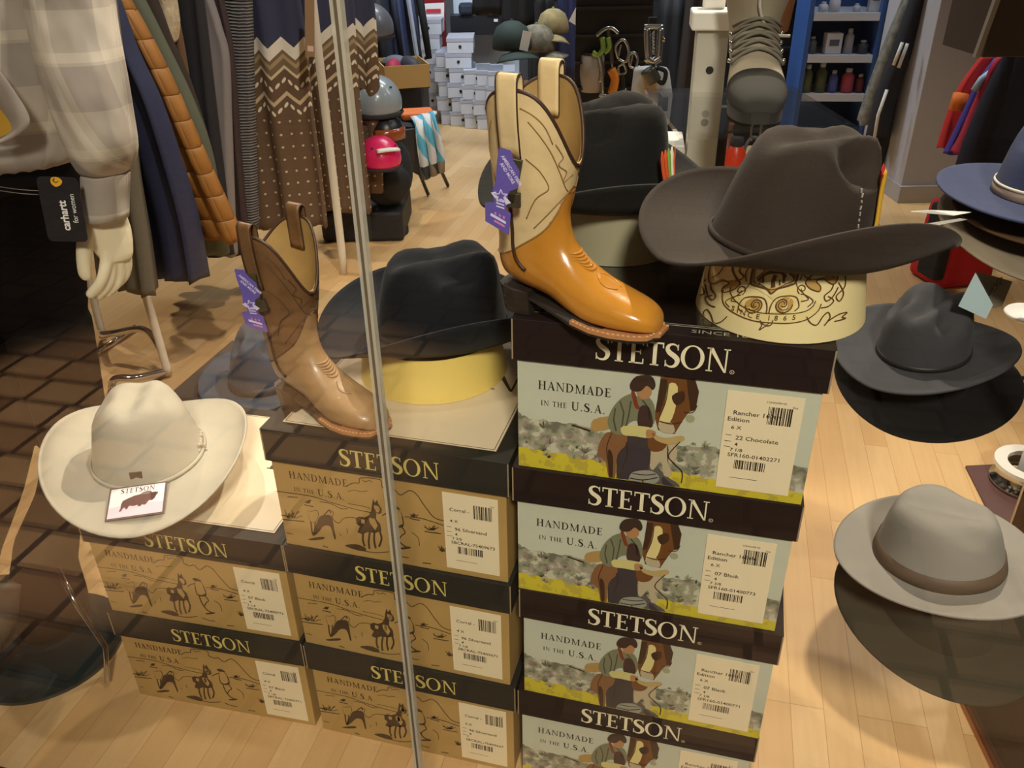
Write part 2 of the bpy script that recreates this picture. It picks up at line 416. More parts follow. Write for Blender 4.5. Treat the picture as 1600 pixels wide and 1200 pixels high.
M_INKS = mat('sepia_ink', S(70, 52, 34), 0.55)
M_PANEL_B = mat('cream_lid_panel', S(226, 208, 178), 0.35)
M_PANEL_A = mat('glossy_dark_lid_panel', S(30, 24, 22), 0.12, coat=.5)
_pal = dict(hair=(60, 42, 34), skin=(176, 130, 86), jack=(122, 124, 96), jdk=(78, 78, 62), scarf=(128, 58, 34), vest=(66, 46, 42), cuff=(206, 196, 128), bowl=(186, 160, 104),
            leg=(132, 92, 58), legd=(62, 54, 58), seat=(176, 142, 84), horse=(112, 70, 34), hdk=(64, 42, 26), blaze=(222, 206, 140), sock=(186, 172, 140), pail=(150, 150, 136), sh=(92, 88, 86), purple=(150, 128, 122), sage=(160, 160, 130), sagd=(112, 110, 92))
PAL = {k_: mat('print_' + k_, S(*v_), .45) for k_, v_ in _pal.items()}
PK = list(PAL)
def front(u, v, h=0.0): return Vector((u, -h, v))          # print on the box front, h lifts it off the card
def za(x, y):                                             # drawing coordinates of the sage print -> box front
    uf = (x - 74) / 1345.0; top = 235 + (x - 75) * .1135; hgt = 470 + (x - 75) / 1365 * 40
    return ((uf - .5) * 2 * bw2, max(.002, (1 - (y - top) / hgt) * VH))
def zb(x, y):                                             # drawing coordinates of the corral print
    t = (y - 215) / 510.0; x0 = 85 + 70 * t; x1 = 1490 - 5 * t
    uf = (x - x0) / (x1 - x0); top = 215 + 195 * uf; h = 505 + 25 * uf
    return ((uf - .5) * 2 * bw2, (1 - (y - top) / h) * VH)
def cowboy_art():
    mb = MB(); F1 = lambda h: (lambda x, y: front(*za(x, y), h))
    def poly(pts, m, h, sm=True): mb.flat(sp2(pts, 3, True) if sm else pts, F1(h), PK.index(m))
    rnd = random.Random(3)
    for i in range(70):
        x = rnd.uniform(95, 1030); y = 545 + (x - 75) * .12 + rnd.uniform(-30, 110)
        if 430 < x < 880 and y < 640: continue
        r = rnd.uniform(16, 34); m = rnd.choice(['sage', 'sagd', 'purple', 'sage'])
        for a in (-60, -32, -8, 14, 38, 64):
            a = radians(a + rnd.uniform(-9, 9)); l = r * rnd.uniform(.7, 1.2)
            mb.stroke([(x + l * .1 * sin(a), y), (x + l * .55 * sin(a), y - l * .6 * cos(a)), (x + l * sin(a), y - l * cos(a))], [3, 7, 2], F1(.0003 + i * .000004), PK.index(m))
    poly([(560, 770), (640, 700), (720, 690), (800, 760), (860, 800), (860, 830), (760, 800), (640, 800)], 'sh', .0006)
    poly([(440, 500), (530, 488), (525, 540), (440, 548)], 'seat', .0006)
    poly([(560, 570), (700, 585), (712, 740), (650, 765), (575, 780), (560, 700)], 'legd', .0007)
    poly([(500, 560), (590, 560), (602, 610), (562, 660), (556, 775), (528, 775), (508, 690), (466, 650)], 'leg', .0008)
    poly([(515, 640), (540, 660), (545, 770), (530, 775)], 'hdk', .0009)
    poly([(718, 590), (790, 610), (802, 700), (826, 750), (788, 758), (768, 690), (735, 730), (715, 700)], 'sock', .0007)
    poly([(790, 590), (822, 600), (838, 670), (800, 700)], 'sock', .0007)
    poly([(704, 580), (790, 590), (770, 640), (712, 640)], 'horse', .00075)
    poly([(734, 320), (762, 316), (882, 330), (906, 384), (900, 462), (872, 470), (850, 505), (818, 566), (742, 548), (720, 482), (730, 400)], 'horse', .0008, False)
    poly([(846, 330), (884, 332), (905, 384), (900, 460), (878, 464), (862, 400)], 'hdk', .0009, False)
    poly([(734, 330), (764, 330), (764, 392), (744, 470), (724, 470)], 'hdk', .0009, False)
    poly([(772, 350), (812, 362), (808, 470), (780, 528), (742, 520), (762, 430)], 'blaze', .0010)
    poly([(742, 520), (800, 516), (816, 560), (760, 556)], 'sock', .0011)
    poly([(790, 400), (838, 380), (846, 420), (812, 440)], 'hdk', .0011)
    poly([(614, 388), (564, 408), (522, 458), (508, 520), (545, 564), (592, 562), (602, 522), (642, 505), (720, 522), (716, 440), (680, 400), (640, 402)], 'jack', .0010)
    for q in ([(560, 420), (580, 470), (575, 540)], [(540, 450), (535, 500), (550, 550)], [(660, 415), (690, 450), (700, 500)], [(610, 420), (605, 470), (595, 530)]):
        mb.stroke(q, 7, F1(.0012), PK.index('jdk'))
    poly([(650, 448), (694, 448), (716, 532), (652, 534)], 'vest', .0012)
    poly([(608, 380), (626, 385), (642, 432), (652, 452), (630, 448)], 'scarf', .0013)
    poly([(636, 360), (692, 360), (698, 396), (668, 414), (640, 398)], 'skin', .0013)
    poly([(600, 350), (626, 316), (690, 314), (714, 350), (704, 374), (676, 356), (650, 378), (612, 376)], 'hair', .0014)
    poly([(580, 528), (700, 534), (724, 562), (700, 582), (640, 574), (582, 566)], 'cuff', .0014)
    poly([(690, 545), (730, 552), (728, 576), (694, 582)], 'skin', .0015)
    poly([(716, 558), (770, 582), (852, 572), (862, 596), (802, 612), (736, 592)], 'bowl', .0015)
    poly([(625, 760), (650, 736), (720, 732), (762, 756), (760, 786), (700, 806), (632, 790)], 'pail', .0012)
    poly([(780, 760), (830, 800), (868, 828), (836, 834), (790, 806)], 'legd', .0011)
    for q, w in (([(745, 508), (800, 520), (846, 512)], 5), ([(850, 470), (890, 470), (905, 440)], 4), ([(846, 600), (800, 660), (830, 700), (870, 740), (872, 790)], 5), ([(628, 766), (690, 776), (760, 764)], 5), ([(690, 776), (694, 804)], 5), ([(640, 745), (700, 752), (750, 748)], 4), ([(340, 520), (430, 548)], 7), ([(770, 350), (766, 420), (744, 490)], 4), ([(530, 560), (510, 620), (520, 690)], 4), ([(600, 600), (610, 660), (590, 720)], 5)):
        mb.stroke(sp2(q, 4), w, F1(.0016), PK.index('hdk'))
    mb.flat(_arc(*za(880, 500), .006, .006, 0, 360, 16)[:-1], lambda u, v: front(u, v, .0004), PK.index('sage'))
    return mb
def corral_art():
    mb = MB(); h0 = .0006
    F = lambda x, y: front(*zb(x, y), h0)
    F2 = lambda x, y: front(*zb(x, y), h0 + .0002)
    st = lambda pts, w=4: mb.stroke(sp2(pts, 4), w, F)
    pl = lambda pts, m=0, f=F: mb.flat(sp2(pts, 3, True), f, m)
    st([(555, 372), (600, 352), (640, 350), (652, 322), (768, 332), (778, 372), (820, 392), (850, 386), (886, 418), (940, 392), (980, 412), (1010, 456), (1040, 500), (1080, 548), (1138, 566)], 5)
    st([(112, 400), (230, 414), (350, 432), (470, 468), (600, 502), (700, 522)], 4); st([(560, 470), (660, 486), (700, 500)], 3); st([(385, 462), (450, 470), (520, 500), (560, 500)], 4); st([(905, 545), (1000, 552), (1130, 592)], 5)
    st([(566, 400), (610, 392), (640, 400), (690, 396)], 3); st([(660, 332), (680, 344), (700, 336), (720, 346)], 4); st([(180, 432), (250, 436)], 4)
    pl([(376, 556), (402, 542), (448, 540), (462, 570), (470, 640), (476, 680), (466, 684), (446, 612), (404, 606), (372, 640), (346, 664), (330, 662), (350, 610)])
    pl([(306, 516), (330, 520), (362, 512), (372, 540), (352, 580), (322, 578), (312, 552)], 1, F2); st([(306, 516), (330, 520), (362, 512), (372, 540), (352, 580), (322, 578), (312, 552), (306, 516)], 5)
    st([(322, 580), (326, 640), (334, 666)], 9); st([(350, 580), (346, 620), (336, 660)], 9); st([(404, 545), (430, 520), (446, 510), (452, 530)], 7)
    pl([(296, 690), (360, 676), (400, 674), (396, 688), (330, 696)])
    st([(440, 512), (468, 522), (462, 556), (480, 580), (504, 586), (530, 560), (570, 552), (612, 556)], 4)
    mb.flat([(608, 556), (630, 546), (660, 552), (690, 540), (706, 510), (712, 474), (720, 440), (730, 464), (744, 446), (752, 474), (770, 502), (766, 526), (748, 530), (736, 522), (732, 560), (756, 590), (762, 632), (720, 646), (680, 640), (640, 654), (614, 642), (630, 606), (610, 590)], F, 0)
    mb.flat([(726, 476), (746, 484), (760, 506), (746, 516), (732, 508), (722, 492)], F2, 1); mb.flat([(700, 560), (722, 556), (740, 600), (724, 628), (704, 600)], F2, 1); mb.flat([(640, 560), (664, 566), (660, 590), (640, 584)], F2, 1)
    pl([(735, 480), (756, 492), (750, 520), (732, 512)], 1, F2); pl([(690, 556), (716, 560), (720, 590), (700, 596)], 1, F2)
    for q in ([(650, 640), (645, 690), (655, 730)], [(690, 640), (680, 700), (684, 745)], [(720, 630), (714, 690), (722, 740)], [(750, 630), (760, 680), (742, 730)]): st(q, 12)
    pl([(530, 726), (600, 716), (660, 740), (650, 760), (600, 752)]); st([(640, 756), (720, 768), (800, 760)], 5)
    pl([(818, 484), (838, 476), (862, 484), (880, 500), (860, 504), (836, 500)]); pl([(836, 506), (870, 504), (888, 540), (884, 590), (842, 596), (832, 560)], 1, F2)
    st([(834, 504), (826, 560), (836, 600), (890, 604), (892, 550), (872, 506)], 7); st([(770, 540), (810, 520), (846, 520)], 6); pl([(836, 590), (890, 590), (888, 604), (838, 604)])
    st([(842, 604), (852, 660), (880, 710), (920, 734)], 8); st([(886, 606), (904, 640), (880, 660), (862, 690)], 7); pl([(862, 736), (924, 726), (930, 736), (880, 744)]); st([(856, 540), (870, 570)], 8)
    st([(945, 640), (980, 670), (985, 720)], 4); st([(830, 770), (880, 790), (920, 794)], 5); st([(1000, 826), (1050, 830)], 6); st([(390, 730), (424, 740)], 6); st([(160, 650), (200, 660)], 4); st([(500, 650), (510, 665)], 4); st([(548, 620), (552, 650)], 4)
    rnd = random.Random(5)
    for cx, cy, r in ((200, 560, 62), (1060, 622, 42), (1128, 752, 44), (310, 470, 26), (960, 545, 26)):
        for i in range(15):
            a = radians(rnd.uniform(15, 165)); l = r * rnd.uniform(.5, 1)
            x = cx + rnd.uniform(-r * .5, r * .5)
            if x + l * cos(a) > 1139: continue
            st([(x, cy), (x + l * .6 * cos(a), cy - l * .7 * sin(a)), (x + l * cos(a), cy - l * sin(a) * .9)], 4)
        if cx < 1100: st([(cx - r, cy + 8), (cx, cy + 14), (min(cx + r * 1.3, 1136), cy + 20)], 6)
    return mb
def bars(mb, u0, v0, w, h, fn, seed):
    r = random.Random(seed); x = u0
    while x < u0 + w:
        b = r.choice([.0006, .0009, .0014, .002]); mb.flat([(x, v0), (x + b, v0), (x + b, v0 + h), (x, v0 + h)], fn); x += b + r.choice([.0006, .001, .0016])
_ART = {}
def hat_box(kind, loc, rz, label, group, lines, seed, top=False):
    A = kind == 'A'
    t = thing('hat_box', label, 'box', loc, rz, group)
    body = MB().box((0, BD / 2, (BH - .004) / 2), (2 * bw2, BD * .97, BH - .004)).build('box_body', M_BODY_A if A else M_KRAFT, t, bevel=.0015)
    y0 = BD / 2 - BD * .485
    if A:
        pr = MB().box((0, y0 - .0006, VH / 2), (2 * bw2 - .001, .001, VH - .001)).build('printed_picture', M_SAGE, t, label='painted sagebrush print with cowboy and horse')
    yf = y0 - (.0012 if A else .0002)
    key = kind
    if key not in _ART:
        m = cowboy_art() if A else corral_art()
        _ART[key] = m.build('cowboy_drawing' if A else 'corral_drawing', [PAL[k_] for k_ in PK] if A else [M_INKS, M_KRAFT], None)
        art = _ART[key]
    else:
        art = _ART[key].copy(); COL.objects.link(art)
    art.parent = pr if A else body
    art.location = (0, yf, 0)
    # maker's words
    m = MB(); F = lambda u, v: Vector((u, yf - .0006, v))
    serif(m, 'HANDMADE', -.165 if A else -.166, VH - (.043 if A else .032), .0134 if A else .0138, F, 0, .10, widen=1.0)
    serif(m, 'IN THE', -.161, VH - .068 if A else VH - .057, .0080, F, 0, .14)
    serif(m, 'U.S.A.', -.119, VH - .070 if A else VH - .059, .0132, F, 0, .12)
    m.build('maker_lettering', M_INK if A else M_INKS, pr if A else body)
    # size sticker
    su, sw, sv, sh = (.128, .094, .012, .150) if A else (.137, .088, .012, .150)
    st = MB().box((su, yf - .0008, sv + sh / 2), (sw, .0006, sh)).build('size_sticker', M_STICK, t)
    G = lambda u, v: Vector((su - sw / 2 + u, yf - .0013, sv + v))
    mk = MB()
    bars(mk, sw * .56, sh - .043, .030, .026, G, seed); bars(mk, .020, sh - .117, .040, .014, G, seed + 9)
    plain(mk, lines[0], sw * .52, sh - .012, .0042, G); plain(mk, 'Size', sw * .86, sh - .016, .0042, G)
    y = sh - .034
    for j, s in enumerate(lines[1:]):
        sz = (.0088, .0088, .0078, .0088, .0078, .0070, .0082)[j]
        x = (.010, .004, .010, .017, .017, .012, .010)[j]
        if s: plain(mk, s, x, y, sz, G, 0, 1.12, .01)
        y -= (.010, .012, .0155, .010, .0085, .0085, .01)[j]
    for yy in (sh - .066, sh - .0755, sh - .084): mk.flat([(.004, yy), (.012, yy), (.012, yy + .0008), (.004, yy + .0008)], G)
    mk.flat([(.016, .018), (.052, .018), (.052, .0187), (.016, .0187)], G)
    mk.build('sticker_print', M_INK, st)
    # lid
    z0 = BH - LH
    lid = MB().box((0, BD / 2, z0 + LH / 2), (BW, BD, LH))
    for sx in (-1, 1): lid.box((sx * (BW / 2 - .001), .0, z0 + LH / 2), (.0022, .0012, LH * .98), None, 1)
    lid = lid.build('lid', [M_LID_A if A else M_LID_B, M_EDGE], t, bevel=.0014)
    m = MB(); LF = lambda u, v: Vector((u, -.0008, z0 + v))
    if A:
        serif(m, 'STETSON', -.005, .0145, .033, LF, 0, .02, True, 1.0); m.stroke(_arc(.083, .0165, .0026, .0026, 0, 360, 14), .0006, LF); plain(m, 'R', .0819, .0152, .0032, LF)
    else: serif(m, 'STETSON', .012, .013, .031, LF, 0, .045, True, 1.0)
    m.build('logo_lettering', M_CREAM if A else M_GOLD, lid, label='pale serif lettering on the lid edge')
    # top panel with its border lines
    TF = lambda u, v: Vector((u, v, BH + .0007))
    e = .026
    pm = MB().box((0, BD / 2, BH), (BW - 2 * e, BD - 2 * e, .0008)).build('lid_panel', M_PANEL_A if A else M_PANEL_B, lid)
    m = MB()
    for q, w in ((e - .001, .0016), (e + .0035, .0011)):
        c = [(-BW / 2 + q, q), (BW / 2 - q, q), (BW / 2 - q, BD - q), (-BW / 2 + q, BD - q)]
        for i in range(4): m.stroke([c[i], c[(i + 1) % 4]], w, TF)
    if A: plain(m, 'SINCE 1865', .028, .009, .013, TF, 0, 1.35)
    else: serif(m, 'TN', .06, .20, .06, TF, 0, .05)
    m.build('lid_panel_border', mat('silver_print', S(170, 166, 150), .4) if A else M_INKS, lid)
    return t
YAW_A, YAW_B, YAW_C = radians(-15.16), radians(-15.5), radians(-12.9)
def stack_pos(c, yaw, i, n, dx=0, dy=0): return (c[0] + dx * cos(yaw) - dy * sin(yaw), c[1] + dx * sin(yaw) + dy * cos(yaw), (n - 1 - i) * BH)
CA, CB, CC = (.1932, .9315), (-.1998, 1.0438), (-.5881, 1.1424)
gA, gB = 'chocolate lidded hat boxes', 'charcoal lidded kraft hat boxes'
rows_A = [(0, 0, 'topmost hat box of the painted stack, under the tan boot and the brown hat', ['123456789 00', 'Rancher 160th', 'Edition', '6 X', '22 Chocolate', '4', '7 1/8', 'SFR160-01402271']),
          (-.002, 0, 'second hat box from the top of the painted cowboy stack, sticker reads 07 Black', ['123456789 00', 'Rancher 160th', 'Edition', '6 X', '07 Black', '4', '7 3/8', 'SFR160-01400773']),
          (.005, 0, 'third hat box down in the painted stack, brown lid, sticker code ending in 771', ['', 'Rancher 160th', 'Edition', '6 X', '07 Black', '4', '7 1/8', 'SFR160-01400771']),
          (0, .004, 'lowest hat box of the painted stack, resting on the floor', ['', 'Rancher 160th', 'Edition', '6 X', '07 Black', '4', '7', 'SFR160-01400770'])]
for i, (dx, dy, lb, ln) in enumerate(rows_A): hat_box('A', stack_pos(CA, YAW_A, i, 4, dx, dy), YAW_A + radians((0, .4, -.4, .2)[i]), lb, gA, ln, 20 + i)
rows_B = [(0, 'top kraft hat box of the middle stack, under the dark brown boot', ['', 'Corral -', '', '4 X', '96 Silversand', '4', '7 3/8', 'SBCRAL-75409673']),
          (0, 'middle kraft hat box of the three stacked under the dark brown boot', ['', 'Corral -', '', '4 X', '96 Silversand', '4', '7 1/8', 'SBCRAL-75409671']),
          (.004, 'bottom kraft hat box of the three under the dark brown boot, on the floor', ['', 'Corral -', '', '4 X', '96 Silversand', '4', '7', 'SBCRAL-75409667'])]
for i, (dx, lb, ln) in enumerate(rows_B): hat_box('B', stack_pos(CB, YAW_B, i, 3, dx), YAW_B + radians((0, -.3, .3)[i]), lb, gB, ln, 40 + i)
rows_C = [(0, 'upper of the two kraft hat boxes below the cream hat', ['', 'Corral', '', '4 X', '07 Black', '4', '7 1/4', 'SBCRAL-75400772']),
          (0, 'lower of the two kraft hat boxes below the cream hat, on the floor', ['', 'Corral', '', '4 X', '07 Black', '4', '7 1/8', 'SBCRAL-75400771'])]
for i, (dx, lb, ln) in enumerate(rows_C): hat_box('B', stack_pos(CC, YAW_C, i, 2, dx), YAW_C + radians((0, .3)[i]), lb, gB, ln, 60 + i)
# ---------------------------------------------------------------- hats
def felt(name, rgb, rough=0.85, v=.08, sheen=.06):
    return mat(name, rgb, rough, bump=(420, .12), var=(14, v), sheen=sheen, spec=.25)
PROF = [(1.0, 0), (1.0, .06), (.985, .2), (.968, .4), (.945, .6), (.915, .75), (.875, .86), (.80, .94), (.68, .982), (.52, 1.0), (.35, 1.0), (.18, 1.0), (.02, 1.0)]
def crown_pt(rho, zf, th, a, b, H, top, dent, side, pinch, slope, dw=.28, sy=.45):
    f = 1 - (1 - top) * zf
    x, y, z = a * rho * f * cos(th), b * rho * f * sin(th), H * zf
    sx, fy = x / (a * top), -y / (b * top); s = sstep(.45, 1.0, zf)
    z -= dent * exp(-(sx / dw) ** 2) * s * exp(-((fy + .05) / .95) ** 4)
    for e in (-1, 1):
        g = exp(-((sx - e * .80) / .30) ** 2 - ((fy - sy) / .42) ** 2) * sstep(.58, .97, zf)
        z -= side * g; x -= e * side * .55 * g
    x *= 1 - pinch * max(0, fy) * zf ** 2
    z += -slope * fy * sstep(.3, 1, zf)
    return (x, y, z)
def hat_shape(a=.083, b=.098, H=.13, top=.86, dent=.03, side=.02, pinch=.25, slope=.006, bw=.095, bl=.09, curl=.055, cpow=1.5, dip=.016, pull=.16, n=72, roll=1.8, lift=0.0, asym=0.0, dw=.28, sy=.45, skew=0.0):
    rows = []
    us = [1 - i / 13 for i in range(13)] + [.03]
    for u in us:
        r = []
        for k in range(n):
            th = 2 * pi * k / n; c, s = cos(th), sin(th)
            w = bw * c * c + bl * s * s * (1 - asym if s < 0 else 1)
            x, y = c * (a + w * u), s * (b + w * u)
            cu = abs(c) ** cpow
            kk = curl * (1 + skew * (1 if c > 0 else -1))
            z = kk * cu * u ** roll - dip * (abs(s) ** 2.2) * u ** 1.25 + lift * u
            x *= 1 - pull * cu * u ** 2.2 * (1 + skew * (.6 if c > 0 else -.6))
            r.append((x, y, z))
        rows.append(r)
    for rho, zf in PROF:
        rows.append([crown_pt(rho, zf, 2 * pi * k / n, a, b, H, top, dent, side, pinch, slope, dw, sy) for k in range(n)])
    m = MB(); m.grid(rows, True, 0, (False, True))
    m.f = [list(reversed(f)) for f in m.f] if False else m.f
    return m
def hat_band(a, b, H, top, h0, h1, m, parent, name='hat_band', out=.0016, n=72):
    rows = []
    for z, o in ((h0, out * .3), (h0 + .0004, out), (h1 - .0004, out), (h1, out * .3)):
        rho = interp([(p[1], p[0]) for p in PROF[:8]], z / H); f = 1 - (1 - top) * z / H
        rows.append([((a * rho * f + o) * cos(2 * pi * k / n), (b * rho * f + o) * sin(2 * pi * k / n), z) for k in range(n)])
    return MB().grid(rows).build(name, m, parent, True)
def make_hat(name, label, m, loc, rz, tilt=(0, 0), band=None, group=None, cord=None, cat='hat', **k):
    R_ = Matrix.Rotation(radians(tilt[1]), 3, 'Y') @ Matrix.Rotation(radians(tilt[0]), 3, 'X') @ Matrix.Rotation(radians(rz), 3, 'Z')
    t = thing(name, label, cat, loc, 0, group, rot=tuple(R_.to_euler()))
    kw = dict(k)
    hat_shape(**kw).build('felt_body', m, t, True, solid=.0035)
    a, b, H, top = k.get('a', .083), k.get('b', .098), k.get('H', .13), k.get('top', .86)
    if band: hat_band(a, b, H, top, band[1], band[2], band[0], t)
    if cord: hat_band(a, b, H, top, .001, .008, cord, t, 'hat_cord', .0035)
    return t
def ring_stand(label, c, z, r0, r1, h, m, crest=None, rz=0, sq=1.12):
    t = thing('hat_ring', label, 'hat stand', (c[0], c[1], z), radians(rz), 'card hat rings')
    b = MB().lathe([(r0, 0), (r1, h), (r1 - .002, h), (r0 - .002, 0), (r0, 0)], 56, sy=sq).build('card_ring', m, t, True)
    b.modifiers.new('split', 'EDGE_SPLIT').split_angle = radians(40)
    if crest:
        def F(u, v):                                     # u metres round the ring from its front, v metres up
            k = v / h; r = r0 + (r1 - r0) * k + .0006; a = -pi / 2 + u / ((r0 + r1) / 2)
            return Vector((r * cos(a), r * sin(a) * sq, v))
        crest(F).build('crest_print', [mat('crest_brown', S(92, 60, 20), .6), mat('crest_tan', S(186, 148, 78), .6), mat('crest_pale', S(226, 206, 142), .6)], t)
    return t
def crest_art(F):
    m = MB(); q = .0001
    def C(x, y):                                          # drawing coordinates, unrolled round the cone
        k = max(-.97, min(.97, (x - 810) / 710)); yb = 712 - 210 * ((x - 900) / 700) ** 2
        return (.099 * math.asin(k), max(.002, min(.090, (yb - y) / 620 * .092)))
    G = lambda x, y: F(*C(x, y))
    def dense(pts, c=False): return sp2(pts, 5, c)
    st = lambda pts, w=9, mi=0, c=False: m.stroke(dense(pts + ([pts[0]] if c else [])), w * 1.25, G, mi)
    # banner with its words
    lo = dense([(300, 250), (305, 310), (345, 390), (460, 470), (600, 525), (750, 542), (880, 540), (1000, 505), (1085, 430), (1108, 370)]); up = dense([(352, 225), (360, 270), (405, 335), (500, 410), (620, 455), (760, 468), (900, 460), (990, 435), (1040, 395), (1060, 350)])
    n = len(lo); m.add([G(*p) for p in lo] + [G(*p) for p in up], [(i, i + 1, n + i + 1, n + i) for i in range(n - 1)], 2)
    G0 = G; G = lambda x, y: F(*C(x, y)) + Vector((F(*C(x, y)).x, F(*C(x, y)).y, 0)).normalized() * .0004
    st(lo[::5] + [lo[-1]], 7); st(up[::5] + [up[-1]], 7)
    for ch, cx, cy, sl in (('S', 398, 424, .50), ('I', 444, 447, .46), ('N', 474, 462, .40), ('C', 534, 488, .30), ('E', 604, 506, .18), ('1', 692, 520, .04), ('8', 748, 522, -.02), ('6', 818, 520, -.06), ('5', 888, 514, -.10)):
        plain(m, ch, 0, 0, 58, lambda x, y, cx=cx, cy=cy, sl=sl: G(cx + x, cy - y + x * sl), 0, 1.0, .02)
    # shield with stripes
    sh = [(505, -20), (505, 190), (560, 230), (650, 262), (692, 300), (740, 262), (830, 236), (884, 190), (890, -20)]
    m.flat(sh, G0, 1); st(sh, 12); st([(530, -20), (530, 180), (600, 225), (692, 270), (800, 222), (860, 180), (862, -20)], 5)
    for x in (760, 790, 820, 848): st([(x, -20), (x + 2, 120 + (x - 760) * .6)], 10)
    st([(700, 20), (860, 180)], 8); st([(690, 30), (545, 170)], 8)
    m.flat([(700, 30), (760, 90), (650, 90)], G, 2); st([(560, 190), (600, 150), (650, 130), (740, 130), (790, 170)], 22)
    st([(600, 160), (610, 210)], 14); st([(700, 150), (690, 200), (700, 250)], 26); st([(770, 150), (780, 215)], 16); st([(590, 190), (575, 225)], 9); st([(740, 190), (752, 236)], 9)
    m.flat(dense([(420, 230), (500, 220), (600, 275), (690, 320), (790, 275), (890, 230), (960, 290), (930, 420), (820, 455), (640, 450), (500, 400), (430, 320)]), lambda x, y: F(*C(x, y)), 2)
    for d in (-1, 1): m.flat(dense([(690 + d * a_, b_) for a_, b_ in ((110, 330), (190, 360), (170, 440), (100, 450), (60, 400))], True), G0, 1)
    def spiral(cx, cy, r, d, turns=1.6, a0=0): return [(cx + d * r * (1 - i / 22) * cos(a0 + i / 22 * turns * 2 * pi), cy + r * (1 - i / 22) * sin(a0 + i / 22 * turns * 2 * pi)) for i in range(20)]
    for d in (-1, 1):
        X = lambda x: 690 + d * (x - 690)
        st(spiral(X(800), 390, 78, d), 8); st(spiral(X(800), 390, 52, d, 1.2, .5), 6); st(spiral(X(940), 260, 44, d, 1.4, 2), 7)
        st([(X(700), 470), (X(705), 400), (X(740), 340), (X(820), 320), (X(900), 330), (X(930), 400), (X(900), 440)], 8)
        st([(X(880), 200), (X(900), 250), (X(960), 300), (X(1000), 340), (X(940), 360)], 7); st([(X(930), 300), (X(980), 310), (X(1040), 350), (X(1000), 400)], 7)
        st([(X(905), 60), (X(930), 120), (X(910), 190)], 8); st([(X(960), 40), (X(990), 90), (X(940), 150), (X(1000), 180)], 8)
        # rearing beast beside the shield
        be = [(X(1000), -20), (X(1050), 60), (X(1010), 140), (X(960), 200), (X(1000), 250), (X(1080), 270), (X(1090), 230), (X(1050), 190), (X(1110), 170), (X(1190), 200), (X(1230), 150), (X(1240), -20)]
        m.flat(dense(be), G0, 1); st(be, 8); st([(X(1120), 20), (X(1150), 100), (X(1200), 150)], 6); st([(X(1200), 200), (X(1180), 250), (X(1130), 300), (X(1150), 340), (X(1200), 300), (X(1240), 220)], 8)
        st([(X(1240), 180), (X(1290), 260), (X(1260), 330), (X(1230), 290), (X(1300), 200), (X(1290), 60), (X(1310), 0)], 8)
        # ribbon ends
        rb = [(X(1000), 480), (X(1040), 530), (X(1090), 540), (X(1130), 470), (X(1170), 430), (X(1190), 470), (X(1150), 540), (X(1180), 500), (X(1260), 440), (X(1330), 420), (X(1290), 460), (X(1320), 470), (X(1230), 500)]
        st(rb, 8); st([(X(1110), 400), (X(1170), 380), (X(1210), 330), (X(1160), 300)], 8)
    st([(640, 520), (660, 560), (650, 600), (690, 570), (730, 560), (740, 520)], 8); st([(660, 545), (690, 560), (720, 540)], 6)
    return m
M_RING = mat('cream_ring_card', S(232, 214, 160), .45)
M_RINGY = mat('golden_ring_card', S(232, 204, 112), .45)
M_RINGG = mat('stone_ring_card', S(150, 146, 120), .5)
ZA, ZB, ZC = 4 * BH + .0012, 3 * BH + .0012, 2 * BH + .0012
F_BROWN = felt('chocolate_felt', S(52, 42, 36))
F_BLACK = felt('black_felt', S(15, 18, 25))
F_CREAM = felt('silverbelly_felt', S(184, 176, 158), v=.04)
F_CHAR = felt('charcoal_felt', S(62, 62, 66))
F_JET = felt('jet_felt', S(18, 17, 17))
F_GREY = felt('light_grey_felt', S(148, 142, 134), v=.04)
F_OLIVE = felt('olive_felt', S(66, 60, 46))
F_NAVY = felt('navy_felt', S(58, 66, 98))
F_TAUPE = felt('taupe_felt', S(146, 132, 112))
ring_stand('cream card ring printed with a brown crest, holding up the brown hat', (.352, 1.005), ZA, .107, .092, .093, M_RING, crest_art, -16, 1.02)
hb = make_hat('cowboy_hat', 'large chocolate brown cowboy hat on the crest printed ring above the painted boxes', F_BROWN, (.355, 1.015, ZA + .088), -66, (2, 8), cord=F_BROWN, a=.088, b=.106, H=.142, top=.84, bw=.102, bl=.110, asym=.17, skew=.35, curl=.062, dip=.012, dent=.016, side=.052, sy=-.30, pinch=.12, slope=.01)
m = MB()
for i, (c_, dx) in enumerate(((0, 0), (1, .004), (0, -.004), (1, .007))):
    m.tube([Matrix.Rotation(radians(-40), 3, 'Z') @ p for p in smooth_path([(dx, .092, .012), (dx * 1.6, .093, .04), (dx * 2.2, .084, .085), (dx * 3, .080, .112)], 4)], [.003] * 2 + [.0036] * 9 + [.002, .0008], 6, c_, flat=.4)
m.build('feather', [mat('red_feather', S(190, 40, 40), .7), mat('yellow_feather', S(220, 170, 50), .7)], hb, True)
m = MB()
for i in range(12):
    zf = .10 + i * .05; q = crown_pt(interp([(p[1], p[0]) for p in PROF], zf), zf, radians(14 - i * .5), .088, .106, .142, .84, .016, .052, .12, .01, .28, -.30)
    m.box((q[0] * 1.008, q[1] * 1.008, q[2]), (.0016, .0014, .0048 if i % 3 else .003), Matrix.Rotation(.3 * (i % 2), 3, 'X'))
m.build('loose_stitches', mat('pale_stitch_thread', S(190, 180, 166), .6), hb)
ring_stand('stone coloured card ring under the black feathered hat, behind the tan boot', (.165, 1.25), ZA, .093, .085, .078, M_RINGG, None, -16, 1.05)
hk = make_hat('cowboy_hat', 'black cowboy hat with orange and green feathers, behind the tan boot', F_JET, (.150, 1.27, ZA + .079), -78, (3, 3), cord=F_JET, a=.085, b=.098, H=.14, curl=.066, bw=.105, bl=.10, dip=.01, dent=.028, side=.028)
m = MB()
